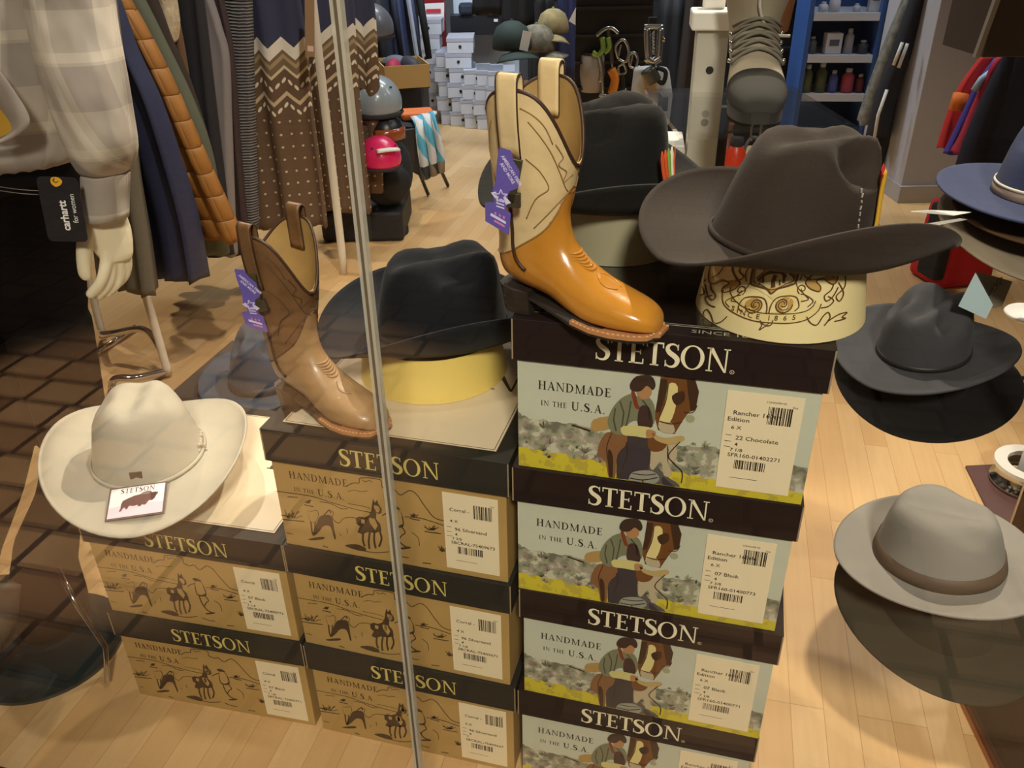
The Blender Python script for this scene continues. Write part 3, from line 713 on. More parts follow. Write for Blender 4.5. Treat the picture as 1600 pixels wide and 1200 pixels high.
for i, c_ in enumerate((0, 0, 1, 2, 0)):
    dx = .004 * (i - 2)
    m.tube([Matrix.Rotation(radians(42), 3, 'Z') @ p for p in smooth_path([(.098, dx, .012), (.104, dx * 1.5, .03), (.098, dx * 2.2, .06), (.094, dx * 2.6, .085)], 4)], [.0034] * 11 + [.002, .0008], 6, c_, flat=.4)
m.build('feather', [mat('orange_feather', S(214, 84, 36), .7), mat('green_feather', S(120, 168, 70), .7), mat('pale_feather', S(226, 226, 200), .7)], hk, True)
ring_stand('wide cream and gold card ring under the black hat, on the middle boxes', (-.135, 1.285), ZB, .127, .115, .072, M_RINGY, None, -16, 1.0)
make_hat('cowboy_hat', 'black cowboy hat on the wide ring, between the two boots', F_BLACK, (-.118, 1.30, ZB + .073), -66, (0, 2), cord=F_BLACK, a=.090, b=.114, top=.90, H=.140, curl=.066, skew=.2, bw=.112, bl=.098, dip=.008, dent=.022, side=.036, sy=-.1, pinch=.12)
ring_stand('low cream card ring beneath the cream hat', (-.668, 1.256), ZC, .094, .084, .044, M_RING, None, 0, 1.05)
hc = make_hat('cowboy_hat', 'cream felt cowboy hat with a bison label on its brim', F_CREAM, (-.674, 1.292, ZC + .058), 10, (3, 1), cord=F_CREAM, a=.098, b=.106, H=.134, top=.76, curl=.042, skew=-.28, bw=.106, bl=.098, dip=.022, dent=.014, side=.016, sy=.0, pinch=.08, slope=-.004)
MB().box((.0, -.0985, .026), (.021, .003, .014), Matrix.Rotation(radians(-8), 3, 'X')).build('leather_patch', mat('patch_leather', S(104, 84, 64), .6), hc, bevel=.001)
m = MB()
for i in range(9):
    a_ = radians(-12 + i * 3.2)
    m.ball((.0945 * cos(a_), .105 * sin(a_), .010 + .010 * abs(sin(i * 1.3))), .0042, 8, 6)
m.tube(smooth_path([(.095, -.006, .02), (.1, -.008, .012), (.1, -.004, .002), (.104, -.010, .002)], 4), .0018, 6)
m.build('cord_knot', F_CREAM, hc, True)
# bison label lying against the brim
lt = thing('hat_label', 'white card label with a standing bison, propped on the cream brim', 'label', (0, 0, 0))
_c, _s2 = hc.matrix_basis, None
lt.matrix_world = hc.matrix_basis @ Matrix.Translation((.004, -.1415, .0035)) @ Matrix.Rotation(radians(16), 4, 'X') @ Matrix.Rotation(radians(-3), 4, 'Y')
lw, lh = .096, .066
LX = lambda u, v: Vector((u, v * lh - lh / 2 if False else v, .0022))
MB().box((0, 0, 0), (lw, lh, .002)).build('card', mat('label_border', S(112, 94, 92), .4), lt)
m = MB(); m.flat([(-lw / 2 + .003, -lh / 2 + .003), (lw / 2 - .003, -lh / 2 + .003), (lw / 2 - .003, lh / 2 - .003), (-lw / 2 + .003, lh / 2 - .003)], lambda u, v: Vector((u, v, .0013)))
m.flat([(-lw / 2 + .003, -lh / 2 + .003), (lw / 2 - .003, -lh / 2 + .003), (lw / 2 - .003, -.008), (.0, -.004), (-lw / 2 + .003, -.009)], lambda u, v: Vector((u, v, .0015)), 1)
B_ = lambda x, y: Vector(((x - 640) / 870 * (lw - .006), (760 - y) / 600 * (lh - .006), .0018))
bis = [(378, 940), (400, 880), (398, 800), (420, 730), (500, 690), (600, 650), (680, 640), (740, 596), (810, 584), (856, 600), (880, 630), (930, 622), (966, 640), (978, 622), (976, 660), (950, 700), (930, 760), (890, 796), (850, 786), (826, 810), (800, 860), (770, 870), (740, 850), (720, 880), (690, 890), (660, 850), (600, 866), (560, 850), (530, 850), (505, 912), (480, 910), (470, 870), (440, 880), (410, 944)]
m.flat(bis, B_, 2); m.flat([(740, 600), (810, 588), (856, 610), (830, 650), (760, 650), (690, 650)], lambda x, y: B_(x, y) + Vector((0, 0, .0002)), 3); m.flat([(860, 640), (930, 630), (960, 660), (930, 750), (890, 780), (860, 740)], lambda x, y: B_(x, y) + Vector((0, 0, .0002)), 4)
serif(m, 'STETSON', 0, .0185, .0095, lambda u, v: Vector((u, v, .0018)), 4, .12, True, 1.05)
m.build('bison_print', [mat('label_paper', S(250, 242, 244), .4), mat('label_snow', S(238, 214, 226), .4), mat('bison_brown', S(112, 78, 74), .6), mat('bison_hump', S(144, 128, 122), .6), mat('bison_dark', S(76, 54, 54), .6)], lt)
lt.rotation_mode = 'XYZ'
# dark hat low behind the brown boot
t = thing('display_block', 'low dark block carrying a dark blue hat, behind the brown boot', 'block', (-.62, 1.83, 0), radians(-14))
MB().box((0, 0, .20), (.34, .30, .40)).build('block_body', mat('dark_block', S(52, 44, 38), .6), t, bevel=.004)
make_hat('felt_hat', 'dark blue grey felt hat behind the brown boot, on a low block', felt('slate_felt', S(54, 62, 74)), (-.60, 1.80, .405), -10, band=(mat('slate_band', S(40, 44, 50), .6), .002, .02), a=.088, b=.104, H=.135, top=.78, curl=.022, bw=.07, bl=.075, dip=.0, side=.04, dent=.03, sy=.55, pull=.05)
# ---------------------------------------------------------------- western boots
BF = [(.252, .022, .253, .014, .010), (.246, .036, .248, .012, .024), (.228, .047, .230, .0115, .035), (.198, .057, .195, .011, .0425), (.168, .069, .158, .012, .043),
      (.143, .086, .118, .020, .0395), (.126, .103, .078, .033, .036), (.115, .120, .034, .042, .035), (.110, .137, .008, .056, .036), (.108, .153, .000, .082, .038),
      (.110, .172, .001, .112, .042), (.114, .197, -.002, .153, .049), (.118, .230, -.006, .205, .054), (.121, .264, -.009, .255, .058), (.123, .292, -.011, .292, .060)]
def boot_ring(s, th, inset=0.0):
    i = min(int(s), len(BF) - 2); t = s - i
    a0, a1, a2, a3 = BF[max(i - 1, 0)], BF[i], BF[i + 1], BF[min(i + 2, len(BF) - 1)]
    q = [0.5 * ((2 * b) + (c - a) * t + (2 * a - 5 * b + 4 * c - d) * t * t + (3 * b - a - 3 * c + d) * t ** 3) for a, b, c, d in zip(a0, a1, a2, a3)]
    fx, fz, bx, bz, w = q
    cx, cz = (fx + bx) / 2, (fz + bz) / 2; ax, az = (fx - bx) / 2, (fz - bz) / 2
    l = sqrt(ax * ax + az * az); k = (l - inset) / l
    e = .78 if s > 6 else .9
    c, d = cos(th), sin(th)
    if s < 6:                                              # foot: flatter bottom than top
        cc = c if c > 0 else -abs(c) ** .55
        dd = (abs(d) ** (.85 if c > 0 else .5)) * (1 if d > 0 else -1)
        m_ = sstep(4, 6, s); cc, dd = lerp(cc, c, m_), lerp(dd, d, m_)
    else: cc, dd = c, d
    x, z, y = cx + ax * cc * k, cz + az * cc * k, (w - inset) * dd
    if s > 10:                                             # scalloped top line
        g = (s - 10) / 4.0
        z += g * g * (.030 * abs(d) ** 1.6 - .070 * max(0, c) ** 3.6 - .022 * max(0, -c) ** 4)
    return Vector((x, y, z))
NT = 56
def boot(name, label, loc, rz, ms, mv, ml, msole, mheel, mwelt, mpipe, mthread, tagm, scale=1.0, sym=1, tag_text=True):
    t = thing(name, label, 'boot', loc, rz); t.scale = (scale,) * 3
    ss = [i * .25 for i in range(0, 57)]
    V = {(i, j): boot_ring(s, 2 * pi * j / NT) for i, s in enumerate(ss) for j in range(NT)}
    # foot part: below a line with a pointed tongue in front and a raised counter behind
    def foot_line(j):
        c = cos(2 * pi * j / NT)
        return 8.75 + 2.3 * max(0, c) ** 6 + .5 * max(0, -c) ** 3
    up, ft = MB(), MB()
    for mb in (up, ft):
        mb.v = [tuple(V[i, j]) for i in range(len(ss)) for j in range(NT)]
    for i in range(len(ss) - 1):
        for j in range(NT):
            k = (j + 1) % NT
            f = [i * NT + j, i * NT + k, (i + 1) * NT + k, (i + 1) * NT + j]
            mb = ft if ss[i] + .12 < foot_line(j + .5) else up
            mb.f.append(f); mb.m.append(0)
    ft.f.append(list(reversed(range(NT)))); ft.m.append(0)
    def clean(mb):
        used = sorted({q for f in mb.f for q in f}); mp = {o: i for i, o in enumerate(used)}
        mb.v = [mb.v[o] for o in used]; mb.f = [[mp[q] for q in f] for f in mb.f]; return mb
    sh = clean(up).build('shaft', ms, t, True)
    fo = clean(ft).build('vamp', mv, t, True)
    # inner lining
    rows = [[boot_ring(9 + 5 * i / 14, 2 * pi * j / NT, .0035) for j in range(NT)] for i in range(15)]
    rows[-1] = [p - Vector((0, 0, .001)) for p in rows[-1]]
    MB().grid(rows, True, 0, (True, False)).build('lining', ml, t, True)
    # piping on the top line and down both sides
    top = [boot_ring(14, 2 * pi * j / NT, .0015) for j in range(NT)]
    MB().tube(top + [top[0]], .0028, 6).build('top_piping', mpipe, t, True)
    for e in (1, -1):
        MB().tube([boot_ring(13.6 - 6.4 * i / 30, e * pi * (.56 + .02 * i / 30), -.0012) for i in range(31)], .0024, 6).build('side_seam', mpipe, t, True)
    # seam where shaft meets vamp
    m = MB()
    line = [boot_ring(foot_line(j), 2 * pi * j / NT, -.0006) for j in range(NT)]
    m.tube(line + [line[0]], .0012, 5)
    # stitched pattern on the shaft
    def onb(pts, r=.0009): m.tube([boot_ring(s, th * pi, -.0005) for s, th in sp2(pts, 6)], r, 4)
    for e in (1, -1):
        onb([(13.2, e * .40), (12.6, e * .26), (11.9, e * .18), (11.0, e * .10), (10.6, e * .02)])
        onb([(13.0, e * .22), (12.7, e * .16), (12.2, e * .19), (12.0, e * .12), (11.4, e * .14), (11.9, e * .05)])
        onb([(9.4, e * .38), (9.9, e * .26), (10.5, e * .12), (11.0, e * .02)])
        onb([(10.2, e * .44), (10.9, e * .36), (11.2, e * .26), (11.8, e * .32), (12.2, e * .42)])
        onb([(13.5, e * .45), (13.3, e * .30), (12.9, e * .24)])
        onb([(11.0, e * .80), (11.8, e * .72), (12.6, e * .80), (13.3, e * .70)])
    m.build('stitching', mthread, sh, True)
    # toe wrinkles
    m = MB()
    for i in range(6):
        s = 5.9 - i * .24
        m.tube([boot_ring(s + .35 * abs(q) ** 2, q * .15 * pi * (1 - i * .07), -.0005) for q in [x / 7 for x in range(-7, 8)]], [.0003 + .0019 * (1 - (abs(x) / 7) ** 2) for x in range(-7, 8)], 6)
    for e in (-1, 1):
        m.tube([boot_ring(4.4 - 1.1 * i / 12, e * (.03 + .06 * sin(pi * i / 12)) * pi, -.0003) for i in range(13)], .0010, 5)
    m.build('toe_wrinkles', mv, fo, True)
    # sole with welt
    def outline(off):
        pts = []
        for s in [.0, .3, .7, 1.1, 1.6, 2.2, 3, 3.8, 4.6, 5.4, 6.2, 7.0, 7.6]:
            f = boot_ring(s, pi * .5); b = BF[min(int(s), 13)]
            i = min(int(s), 13); tt = s - i
            bx, bz, w = lerp(BF[i][2], BF[i + 1][2], tt), lerp(BF[i][3], BF[i + 1][3], tt), lerp(BF[i][4], BF[i + 1][4], tt)
            pts.append((bx + (off if s < .1 else 0), w * interp([(0, .96), (4, .94), (5.2, .84), (6.2, .74), (7.6, .66)], s) + off * (1 if s < 5 else .4), bz))
        return pts
    def sole(off, z0, z1):
        p = outline(off); full = p + [(x, -y, z) for x, y, z in reversed(p)]
        full.insert(len(p), (BF[8][2] - off * .8, .012, BF[7][3] + .0)); full.insert(len(p) + 1, (BF[8][2] - off * .8, -.012, BF[7][3]))
        n = len(full)
        m = MB(); m.v = [(x, y, z + z0 - .003) for x, y, z in full] + [(x, y, z + z1 - .003) for x, y, z in full]
        m.f = [list(range(n)), list(reversed(range(n, 2 * n)))] + [[i, n + i, n + (i + 1) % n, (i + 1) % n] for i in range(n)]; m.m = [0] * len(m.f)
        return m
    so = sole(.0045, -.008, -.0035).build('sole', msole, t)
    p = outline(.0062)[:9]; full = p + [(x, -y, z) for x, y, z in reversed(p)]; n = len(full)
    m = MB(); m.add([(x, y, z - .0065) for x, y, z in full] + [(x, y, z - .001) for x, y, z in full], [tuple(range(n)), tuple(reversed(range(n, 2 * n)))] + [(i, n + i, n + (i + 1) % n, (i + 1) % n) for i in range(n)])
    w_ = m.build('welt', mwelt, t); m = MB()
    for a, b in zip(p, p[1:]):
        for e in (1, -1):
            k = max(1, int((Vector(a) - Vector(b)).length / .006))
            for i in range(k):
                q = Vector(a).lerp(Vector(b), i / k); m.box((q.x - .001, (q.y - .0022) * e, q.z - .0005), (.003, .0012, .0012))
    m.build('welt_stitches', mat('welt_thread', S(226, 200, 160), .6), w_)
    # stacked heel
    ho = [(.002, .0), (.004, .018), (.016, .030), (.034, .033), (.058, .031)]
    ho = ho + [(x, -y) for x, y in reversed(ho[1:])]
    rows = []
    for z, k in ((.0005, .88), (.012, .91), (.0121, .90), (.024, .95), (.0241, .94), (.038, 1.0)):
        rows.append([((x - .03) * k + .032 + (1 - k) * .03, y * k, z + (.0 if x > .03 else .004 * (z > .03))) for x, y in ho])
    MB().grid(rows, True, 0, (True, True)).build('heel', mheel, t, False)
    # pull straps: folded loops over each side of the top
    for e in (1, -1):
        rows = []
        prof = [(.0012, -.085), (.0030, -.03), (.0032, .006), (.001, .017), (-.006, .020), (-.012, .012), (-.012, -.02), (-.010, -.05)]
        cen = boot_ring(14, e * pi * .53); nrm = Vector((.10 * 0, e, 0))
        w0 = .0155
        ctr = []
        for o_, z in smooth_path([(a_, b_, 0) for a_, b_ in prof], 3) and [(v.x, v.y) for v in smooth_path([(a_, b_, 0) for a_, b_ in prof], 3)]:
            sv = 14 if z > -.02 else 14 + (z + .02) / .034
            base = boot_ring(max(11.5, sv), e * pi * .53)
            ctr.append(Vector((base.x, base.y + e * (o_ + .001), cen.z + z)))
        for p_ in ctr:
            rows.append([p_ + Vector((-w0, 0, 0)), p_ + Vector((-w0 * .6, e * .0004, 0)), p_, p_ + Vector((w0 * .6, e * .0004, 0)), p_ + Vector((w0, 0, 0))])
        st = MB().grid(rows, False).build('pull_strap', ms, t, True, solid=.0022)
        m = MB()
        for x in (-w0, w0): m.tube([p_ + Vector((x, 0, 0)) for p_ in ctr], .0011, 5)
        m.build('strap_piping', mpipe, st, True)
    return t
def boot_tag(label, parent_boot, loc, rot, size, words=True):
    t = thing('hang_tag', label, 'tag', loc, 0, None, rot=tuple(radians(a) for a in rot)); t.scale = (size,) * 3
    H = lambda x, y: ((x - 300) / 1000 * .1, (600 - y) / 1000 * .1)
    out = [(285, 70), (420, 110), (450, 230), (525, 350), (500, 560), (400, 600), (380, 640), (350, 830), (410, 880), (380, 1160), (85, 990), (90, 760), (210, 745), (180, 620), (230, 480), (255, 200)]
    fr = lambda u, v, k=0: Vector((H(u, v)[0], -.0007 + .0014 * k if False else (.0007 - .0014 * (1 - k)), H(u, v)[1]))
    MB().prism(out, lambda u, v, k: Vector((H(u, v)[0], .0008 * (1 - k) - .0008, H(u, v)[1]))).build('tag_card', mat('purple_tag_card', S(98, 84, 168), .45), t)
    m = MB(); G = lambda u, v: Vector((H(u, v)[0], -.0011, H(u, v)[1]))
    ang = radians(-58)
    def T(x0, y0):
        def f(u, v): return Vector((H(x0, y0)[0] + u * cos(ang) - v * sin(ang), -.0011, H(x0, y0)[1] + u * sin(ang) + v * cos(ang)))
        return f
    plain(m, 'AMERICAN FIBER', 0, 0, .0058, T(300, 180), 0, .95, .02); plain(m, 'AND MORE', 0, 0, .0058, T(285, 270), 0, .95, .02)
    st = []
    for i in range(10):
        a = pi / 2 + i * pi / 5; r = 85 if i % 2 == 0 else 36
        st.append((290 + r * cos(a), 665 - r * sin(a)))
    for i in range(10): m.stroke([st[i], st[(i + 1) % 10]], 12, lambda u, v: G(u, v))
    m.flat([(165, 625), (230, 610), (250, 700), (215, 690)], G); m.flat([(330, 650), (415, 745), (350, 770), (330, 720)], G)
    for y in (700, 740, 780): m.flat([(230, y), (330, y + 30), (330, y + 48), (230, y + 18)], G)
    m.flat([(160, 880), (345, 985), (345, 1020), (150, 915)], G); m.flat([(200, 965), (330, 1035), (330, 1062), (195, 990)], G, 1)
    for x in (205, 260, 310): m.flat([(x, 860 + (x - 200) * .45), (x + 22, 872 + (x - 200) * .45), (x + 22, 905 + (x - 200) * .45), (x, 893 + (x - 200) * .45)], G, 1)
    m.build('tag_print', [mat('tag_white', S(214, 206, 240), .5), mat('tag_pink', S(206, 130, 190), .5)], t)
    m = MB(); m.box((.012, .002, .012), (.018, .005, .055), Matrix.Rotation(.2, 3, 'Y')); m.box((.012, .003, -.012), (.022, .007, .018))
    m.build('tag_clip', mat('tag_clip_dark', S(72, 66, 50), .4, .3), t, bevel=.001)
    return t
M_TAN = mat('pale_tan_leather', S(224, 198, 150), .45, bump=(60, .25), var=(22, .07))
M_ORNG = mat('honey_leather', S(196, 132, 46), .22, bump=(40, .12), var=(14, .10), coat=.35)
M_LIN = mat('golden_lining', S(168, 136, 82), .6, var=(20, .1))
M_BRN = mat('dark_brown_leather', S(112, 80, 50), .46, bump=(40, .45), var=(26, .22))
M_BRNV = mat('worn_brown_leather', S(160, 126, 86), .40, bump=(50, .2), var=(14, .12), coat=.1)
M_PIPE = mat('dark_piping', S(62, 40, 26), .5)
M_PIPEL = mat('pale_piping', S(196, 170, 140), .5)
M_SOLE = mat('sole_leather', S(150, 92, 52), .4)
M_WELT = mat('welt_leather', S(186, 130, 84), .4)
M_HEEL = mat('black_heel', S(40, 34, 30), .45)
M_HEELB = mat('brown_heel', S(88, 66, 46), .45)
bt = boot('western_boot', 'tan western boot with honey foot, on the painted boxes', (-.010, 1.035, ZA), radians(-31), M_TAN, M_ORNG, M_LIN, M_HEEL, M_HEEL, M_WELT, M_PIPE, mat('tan_thread', S(150, 116, 70), .6), None, .885)
bb = boot('western_boot', 'dark brown western boot on the middle boxes', (-.392, 1.185, ZB), radians(-31), M_BRN, M_BRNV, M_LIN, M_HEELB, M_HEELB, M_WELT, M_PIPE, mat('brown_thread', S(82, 56, 34), .6), None, .83)
bb.scale = (.83, .86, .935); bb.location.x += .016
boot_tag('purple hang tag on the tan boot', bt, P(784, 298, y=.955), (0, 0, -10), .95)
boot_tag('purple hang tag on the dark brown boot', bb, P(390, 470, y=1.11), (0, -14, -8), .95)
# ---------------------------------------------------------------- mannequin
mq = thing('mannequin', 'mannequin in a pale plaid shirt and dark trousers, standing by the clothes rack', 'mannequin', (-.98, 1.50, 0))
ML = Vector((-.98, 1.50, 0))
def W_(px, py, y): return P(px, py, y=y) - ML
def plaid_mat():
    k = NB('plaid_cotton', .85, sheen=.1)
    u = k.sep(k.mapping(k.tc.outputs['UV'], scale=(1, 1, 1)))
    def band(x, per, wdt, off=0):
        f = k.math('FRACT', k.math('DIVIDE', k.math('ADD', x, off), per)); return k.math('LESS_THAN', f, wdt)
    a, b = band(u[0], .15, .46), band(u[1], .15, .46)
    s = k.math('MULTIPLY', k.math('ADD', a, b), .5)
    c = k.mix(s, S(206, 194, 178), S(168, 156, 146))
    c2 = k.mix(k.math('MULTIPLY', band(u[0], .15, .10, .03), .3), c, S(240, 230, 214))
    k.color(k.mix(k.math('MULTIPLY', band(u[1], .15, .10, .02), .3), c2, S(240, 228, 205)))
    k.bump(k.noise(k.mapping(k.tc.outputs['Object'], scale=(1, 1, .55), rot=(0, .5, 0)), 9, 2), .9, .05); return k.m
M_PLAID = plaid_mat()
M_SKIN = mat('mannequin_plaster', S(236, 222, 190), .5)
M_TROU = mat('dark_trousers', S(15, 11, 10), .95, bump=(12, .5), spec=.1)
def loft(rows, n=28, seed=1, amp=.0, kf=5):
    """rows: (centre, half width, half depth, yaw); returns a closed skin with cloth folds"""
    m = MB(); out = []; uv = []; per = 0
    r = random.Random(seed); ph = [r.uniform(0, 6.3) for _ in range(4)]
    z0 = None; acc = 0
    for i, (c, a, b, yw) in enumerate(rows):
        c = Vector(c); acc += (c - z0).length if z0 is not None else 0; z0 = c
        row = []
        for k in range(n):
            th = 2 * pi * k / n; f = 1 + amp * (.6 * sin(kf * th + ph[0] + i * .35) + .4 * sin((kf + 3) * th + ph[1] - i * .5))
            x, y = a * cos(th) * f, b * sin(th) * f
            row.append(c + Vector((x * cos(yw) - y * sin(yw), x * sin(yw) + y * cos(yw), 0)))
            uv.append((k / n * 2 * pi * (a + b) / 2, acc))
        out.append(row)
    m.grid(out, True, 0, (True, True), uv); return m
# shirt: trunk and sleeve
tr = []
for py, xl, xr, y in ((-260, -260, 120, 1.60), (-120, -250, 140, 1.58), (0, -235, 150, 1.56), (90, -225, 150, 1.55), (180, -225, 145, 1.54), (235, -225, 135, 1.53), (262, -225, 130, 1.53)):
    a, b = W_(xl, py, y), W_(xr, py, y); tr.append(((a + b) / 2, (b - a).length / 2, .135, 0))
shirt = loft(tr, 40, 4, .05, 4).build('shirt', M_PLAID, mq, True, sub=1)
sl = []
for py, xl, xr, y in ((-230, 20, 190, 1.52), (-100, 30, 172, 1.48), (0, 44, 178, 1.46), (60, 52, 186, 1.45), (120, 70, 198, 1.44), (180, 88, 206, 1.44), (222, 104, 213, 1.44), (246, 112, 213, 1.44), (262, 122, 206, 1.45), (272, 126, 201, 1.45)):
    a, b = W_(xl, py, y), W_(xr, py, y); sl.append(((a + b) / 2, (b - a).length / 2, (b - a).length / 2 * .95, 0))
loft(sl, 36, 9, .06, 3).build('sleeve', M_PLAID, shirt, True, sub=1)
cf = []
for py, k in ((268, 1.0), (274, 1.04), (296, 1.02), (330, 1.0), (340, 1.0)):
    a, b = W_(129, py, 1.45), W_(200, py, 1.45); cf.append(((a + b) / 2, (b - a).length / 2 * k, .038 * k, 0))
loft(cf, 28, 2, .015, 3).build('sleeve_cuff', M_PLAID, shirt, True)
# turned-back front edge of the shirt with yellow lining
rows = []
for px, py, w in ((-60, 40, 40), (-8, 96, 42), (30, 150, 40), (54, 188, 30), (40, 205, 24), (0, 226, 26), (-60, 236, 30)):
    rows.append([W_(px - w, py + 8, 1.40), W_(px - w * .5, py + 2, 1.385), W_(px, py, 1.39)])
MB().grid(rows, False).build('shirt_front_edge', M_PLAID, shirt, True, solid=.004, sub=2)
m = MB(); m.flat([(-80, 90), (-10, 128), (26, 172), (40, 196), (0, 214), (-80, 224)], lambda x, y: W_(x, y, 1.402))
m.build('yellow_lining', mat('mustard_lining', S(206, 160, 50), .7), shirt, solid=.003)
# hand and forearm, one continuous surface
m = MB(); Y = 1.45
def hp(px, py, dy=0): return W_(px, py, Y + dy)
pal = [((164, 326), 30, .024), ((164, 344), 32, .024), ((168, 362), 34, .023), ((174, 380), 31, .021), ((181, 397), 25, .018), ((184, 406), 20, .015)]
rows = []
for (x, y), w, d in pal:
    c, e = hp(x, y, .006), (hp(x + w, y) - hp(x, y)).length
    rows.append([c + Vector((e * cos(2 * pi * k / 16), d * sin(2 * pi * k / 16) + e * cos(2 * pi * k / 16) * .25, 0)) for k in range(16)])
m.grid(rows, True, 0, (True, True))
for ch, r in (([(168, 392, -.004), (165, 416, -.012), (158, 440, -.018), (142, 459, -.020)], .0115), ([(175, 398, .004), (174, 424, .000), (168, 446, -.004), (153, 462, -.004)], .0108),
              ([(187, 398, .012), (188, 424, .012), (182, 444, .008), (168, 458, .006)], .0102), ([(197, 394, .020), (199, 416, .022), (194, 434, .02), (182, 446, .016)], .0090)):
    pts = smooth_path([hp(*q) for q in ch], 4); n = len(pts)
    m.tube(pts, [r * (1.08 - .32 * i / (n - 1)) for i in range(n)], 12); m.ball(pts[-1], r * .78, 12, 8)
pts = smooth_path([hp(144, 352, -.006), hp(134, 376, -.018), hp(131, 400, -.026), hp(132, 424, -.028), hp(134, 430, -.028)], 4); n = len(pts)
m.tube(pts, [.0160 - .0058 * i / (n - 1) for i in range(n)], 12); m.ball(pts[-1], .0102, 12, 8)
m.tube([hp(164, 250, .01), hp(164, 335, .006)], [.03, .027], 14)
hd = m.build('arm_and_hand', M_SKIN, mq, True)
r_ = hd.modifiers.new('one skin', 'REMESH'); r_.mode = 'VOXEL'; r_.voxel_size = .0022; r_.use_smooth_shade = True
s_ = hd.modifiers.new('soften', 'SMOOTH'); s_.iterations = 5; s_.factor = .5
# trousers
m = MB(); hip = []
for py, xl, xr, y in ((230, -235, 124, 1.54), (300, -240, 127, 1.54), (380, -235, 130, 1.54), (450, -225, 133, 1.53), (520, -215, 138, 1.52)):
    a, b = W_(xl, py, y), W_(xr, py, y); hip.append(((a + b) / 2, (b - a).length / 2, .125, 0))
h_ = loft(hip[:4] + [((hip[4][0] + hip[3][0]) / 2, hip[4][1], .12, 0)], 32, 3, .03, 4); m.add(h_.v, h_.f)
for rows_ in (((505, 12, 138, 1.50), (540, 24, 142, 1.48), (580, 40, 148, 1.50), (640, 60, 158, 1.52), (700, 74, 162, 1.52), (760, 62, 150, 1.50), (830, 30, 122, 1.46), (890, 22, 116, 1.43), (940, 26, 132, 1.40), (968, 30, 136, 1.39)),
              ((505, -215, 12, 1.50), (560, -200, 24, 1.50), (620, -190, 44, 1.50), (690, -170, 58, 1.50), (780, -160, 34, 1.46), (870, -150, -2, 1.42), (940, -150, -20, 1.40))):
    lg = []
    for py, xl, xr, y in rows_:
        a, b = W_(xl, py, y), W_(xr, py, y); lg.append(((a + b) / 2, (b - a).length / 2, min(.085, (b - a).length / 2 * 1.2), 0))
    h_ = loft(lg, 28, 5, .05, 4); m.add(h_.v, h_.f)
to = m.build('trousers', M_TROU, mq, True); r_ = to.modifiers.new('one cloth', 'REMESH'); r_.mode = 'VOXEL'; r_.voxel_size = .009; r_.use_smooth_shade = True; s_ = to.modifiers.new('soften', 'SMOOTH'); s_.iterations = 8; s_.factor = .5
m = MB()
for y0 in (292, 298): m.tube([W_(x, y0 + 6 * sin(x / 40), 1.405) for x in range(-60, 72, 12)], .0008, 4)
m.build('waist_stitching', mat('grey_thread', S(110, 100, 92), .7), mq)
# hang tag at the hip
tg = thing('hang_tag', 'black swing tag with white and yellow lettering, at the mannequin hip', 'tag', tuple(P(98, 328, y=1.385)), radians(6), None)
tg.rotation_euler = (0, radians(5), radians(8))
def rr(w, h, r): return [(sx * (w / 2 - r) + r * cos(a), sy * (h / 2 - r) + r * sin(a)) for sx, sy, a0 in ((1, 1, 0), (-1, 1, 90), (-1, -1, 180), (1, -1, 270)) for a in [radians(a0 + 30 * i) for i in range(4)]]
MB().prism(rr(.064, .112, .008), lambda u, v, k: Vector((u, -.0006 + .0012 * k, v))).build('tag_card', mat('black_tag_card', S(34, 34, 38), .4), tg)
m = MB(); TV = lambda u, v: Vector((.006 - v, -.0010, u))
plain(m, 'carhartt', -.036, -.001, .0175, TV, 0, .92, .03); plain(m, 'for women', -.022, -.016, .0125, TV, 0, .9)
m.flat(sp2([(.043, .002), (.040, .010), (.046, .016), (.055, .014), (.056, .004), (.050, -.002)], 4, True), TV, 1)
m.stroke(sp2([(.050, .004), (.047, .008), (.050, .012), (.054, .009)], 4), .002, TV, 2)
m.build('tag_lettering', [mat('tag_ink_white', S(240, 236, 230), .5), mat('tag_ink_yellow', S(232, 174, 44), .5), mat('tag_ink_dark', S(34, 34, 38), .5)], tg)
# shoes
def shoe(px, py, y, rz, parent, sc=1.0):
    NS = 28; rows = [[boot_ring(s * .5, 2 * pi * j / NS) for j in range(NS)] for s in range(0, 19)]
    e = bpy.data.objects.new('shoe', None)
    m = MB().grid(rows, True, 0, (True, True)); o = m.build('shoe', mat('olive_shoe_leather', S(74, 66, 54), .6, bump=(40, .3), var=(14, .15)), parent, True)
    bpy.data.objects.remove(e)
    q = P(px, py, z=.012) - ML
    o.location = q; o.rotation_euler = (0, 0, rz); o.scale = (sc,) * 3
    l = MB()
    for i in range(6):
        s = 5.0 + i * .52
        l.tube([boot_ring(s + .25 * (1 if i % 2 else -1) * x / 5, x / 5 * .26 * pi, -.0018) for x in range(-5, 6)], .0022, 6)
    l.build('laces', mat('taupe_laces', S(150, 136, 112), .7), o, True)
    w = MB(); p = [boot_ring(s * .4, pi * .5 + .0) for s in range(0, 20)]
    ring = [(v.x, v.y + .003, -.004) for v in p] + [(v.x, -v.y - .003, -.004) for v in reversed(p)]
    n = len(ring); w.add(ring + [(x, y_, .014) for x, y_, _ in ring], [tuple(range(n)), tuple(reversed(range(n, 2 * n)))] + [(i, n + i, n + (i + 1) % n, (i + 1) % n) for i in range(n)])
    w.build('shoe_sole', mat('dark_rubber', S(40, 36, 32), .7), o)
    return o
shoe(70, 948, 1.2, radians(-108), mq, 1.16); shoe(-90, 900, 1.4, radians(-100), mq, 1.0)
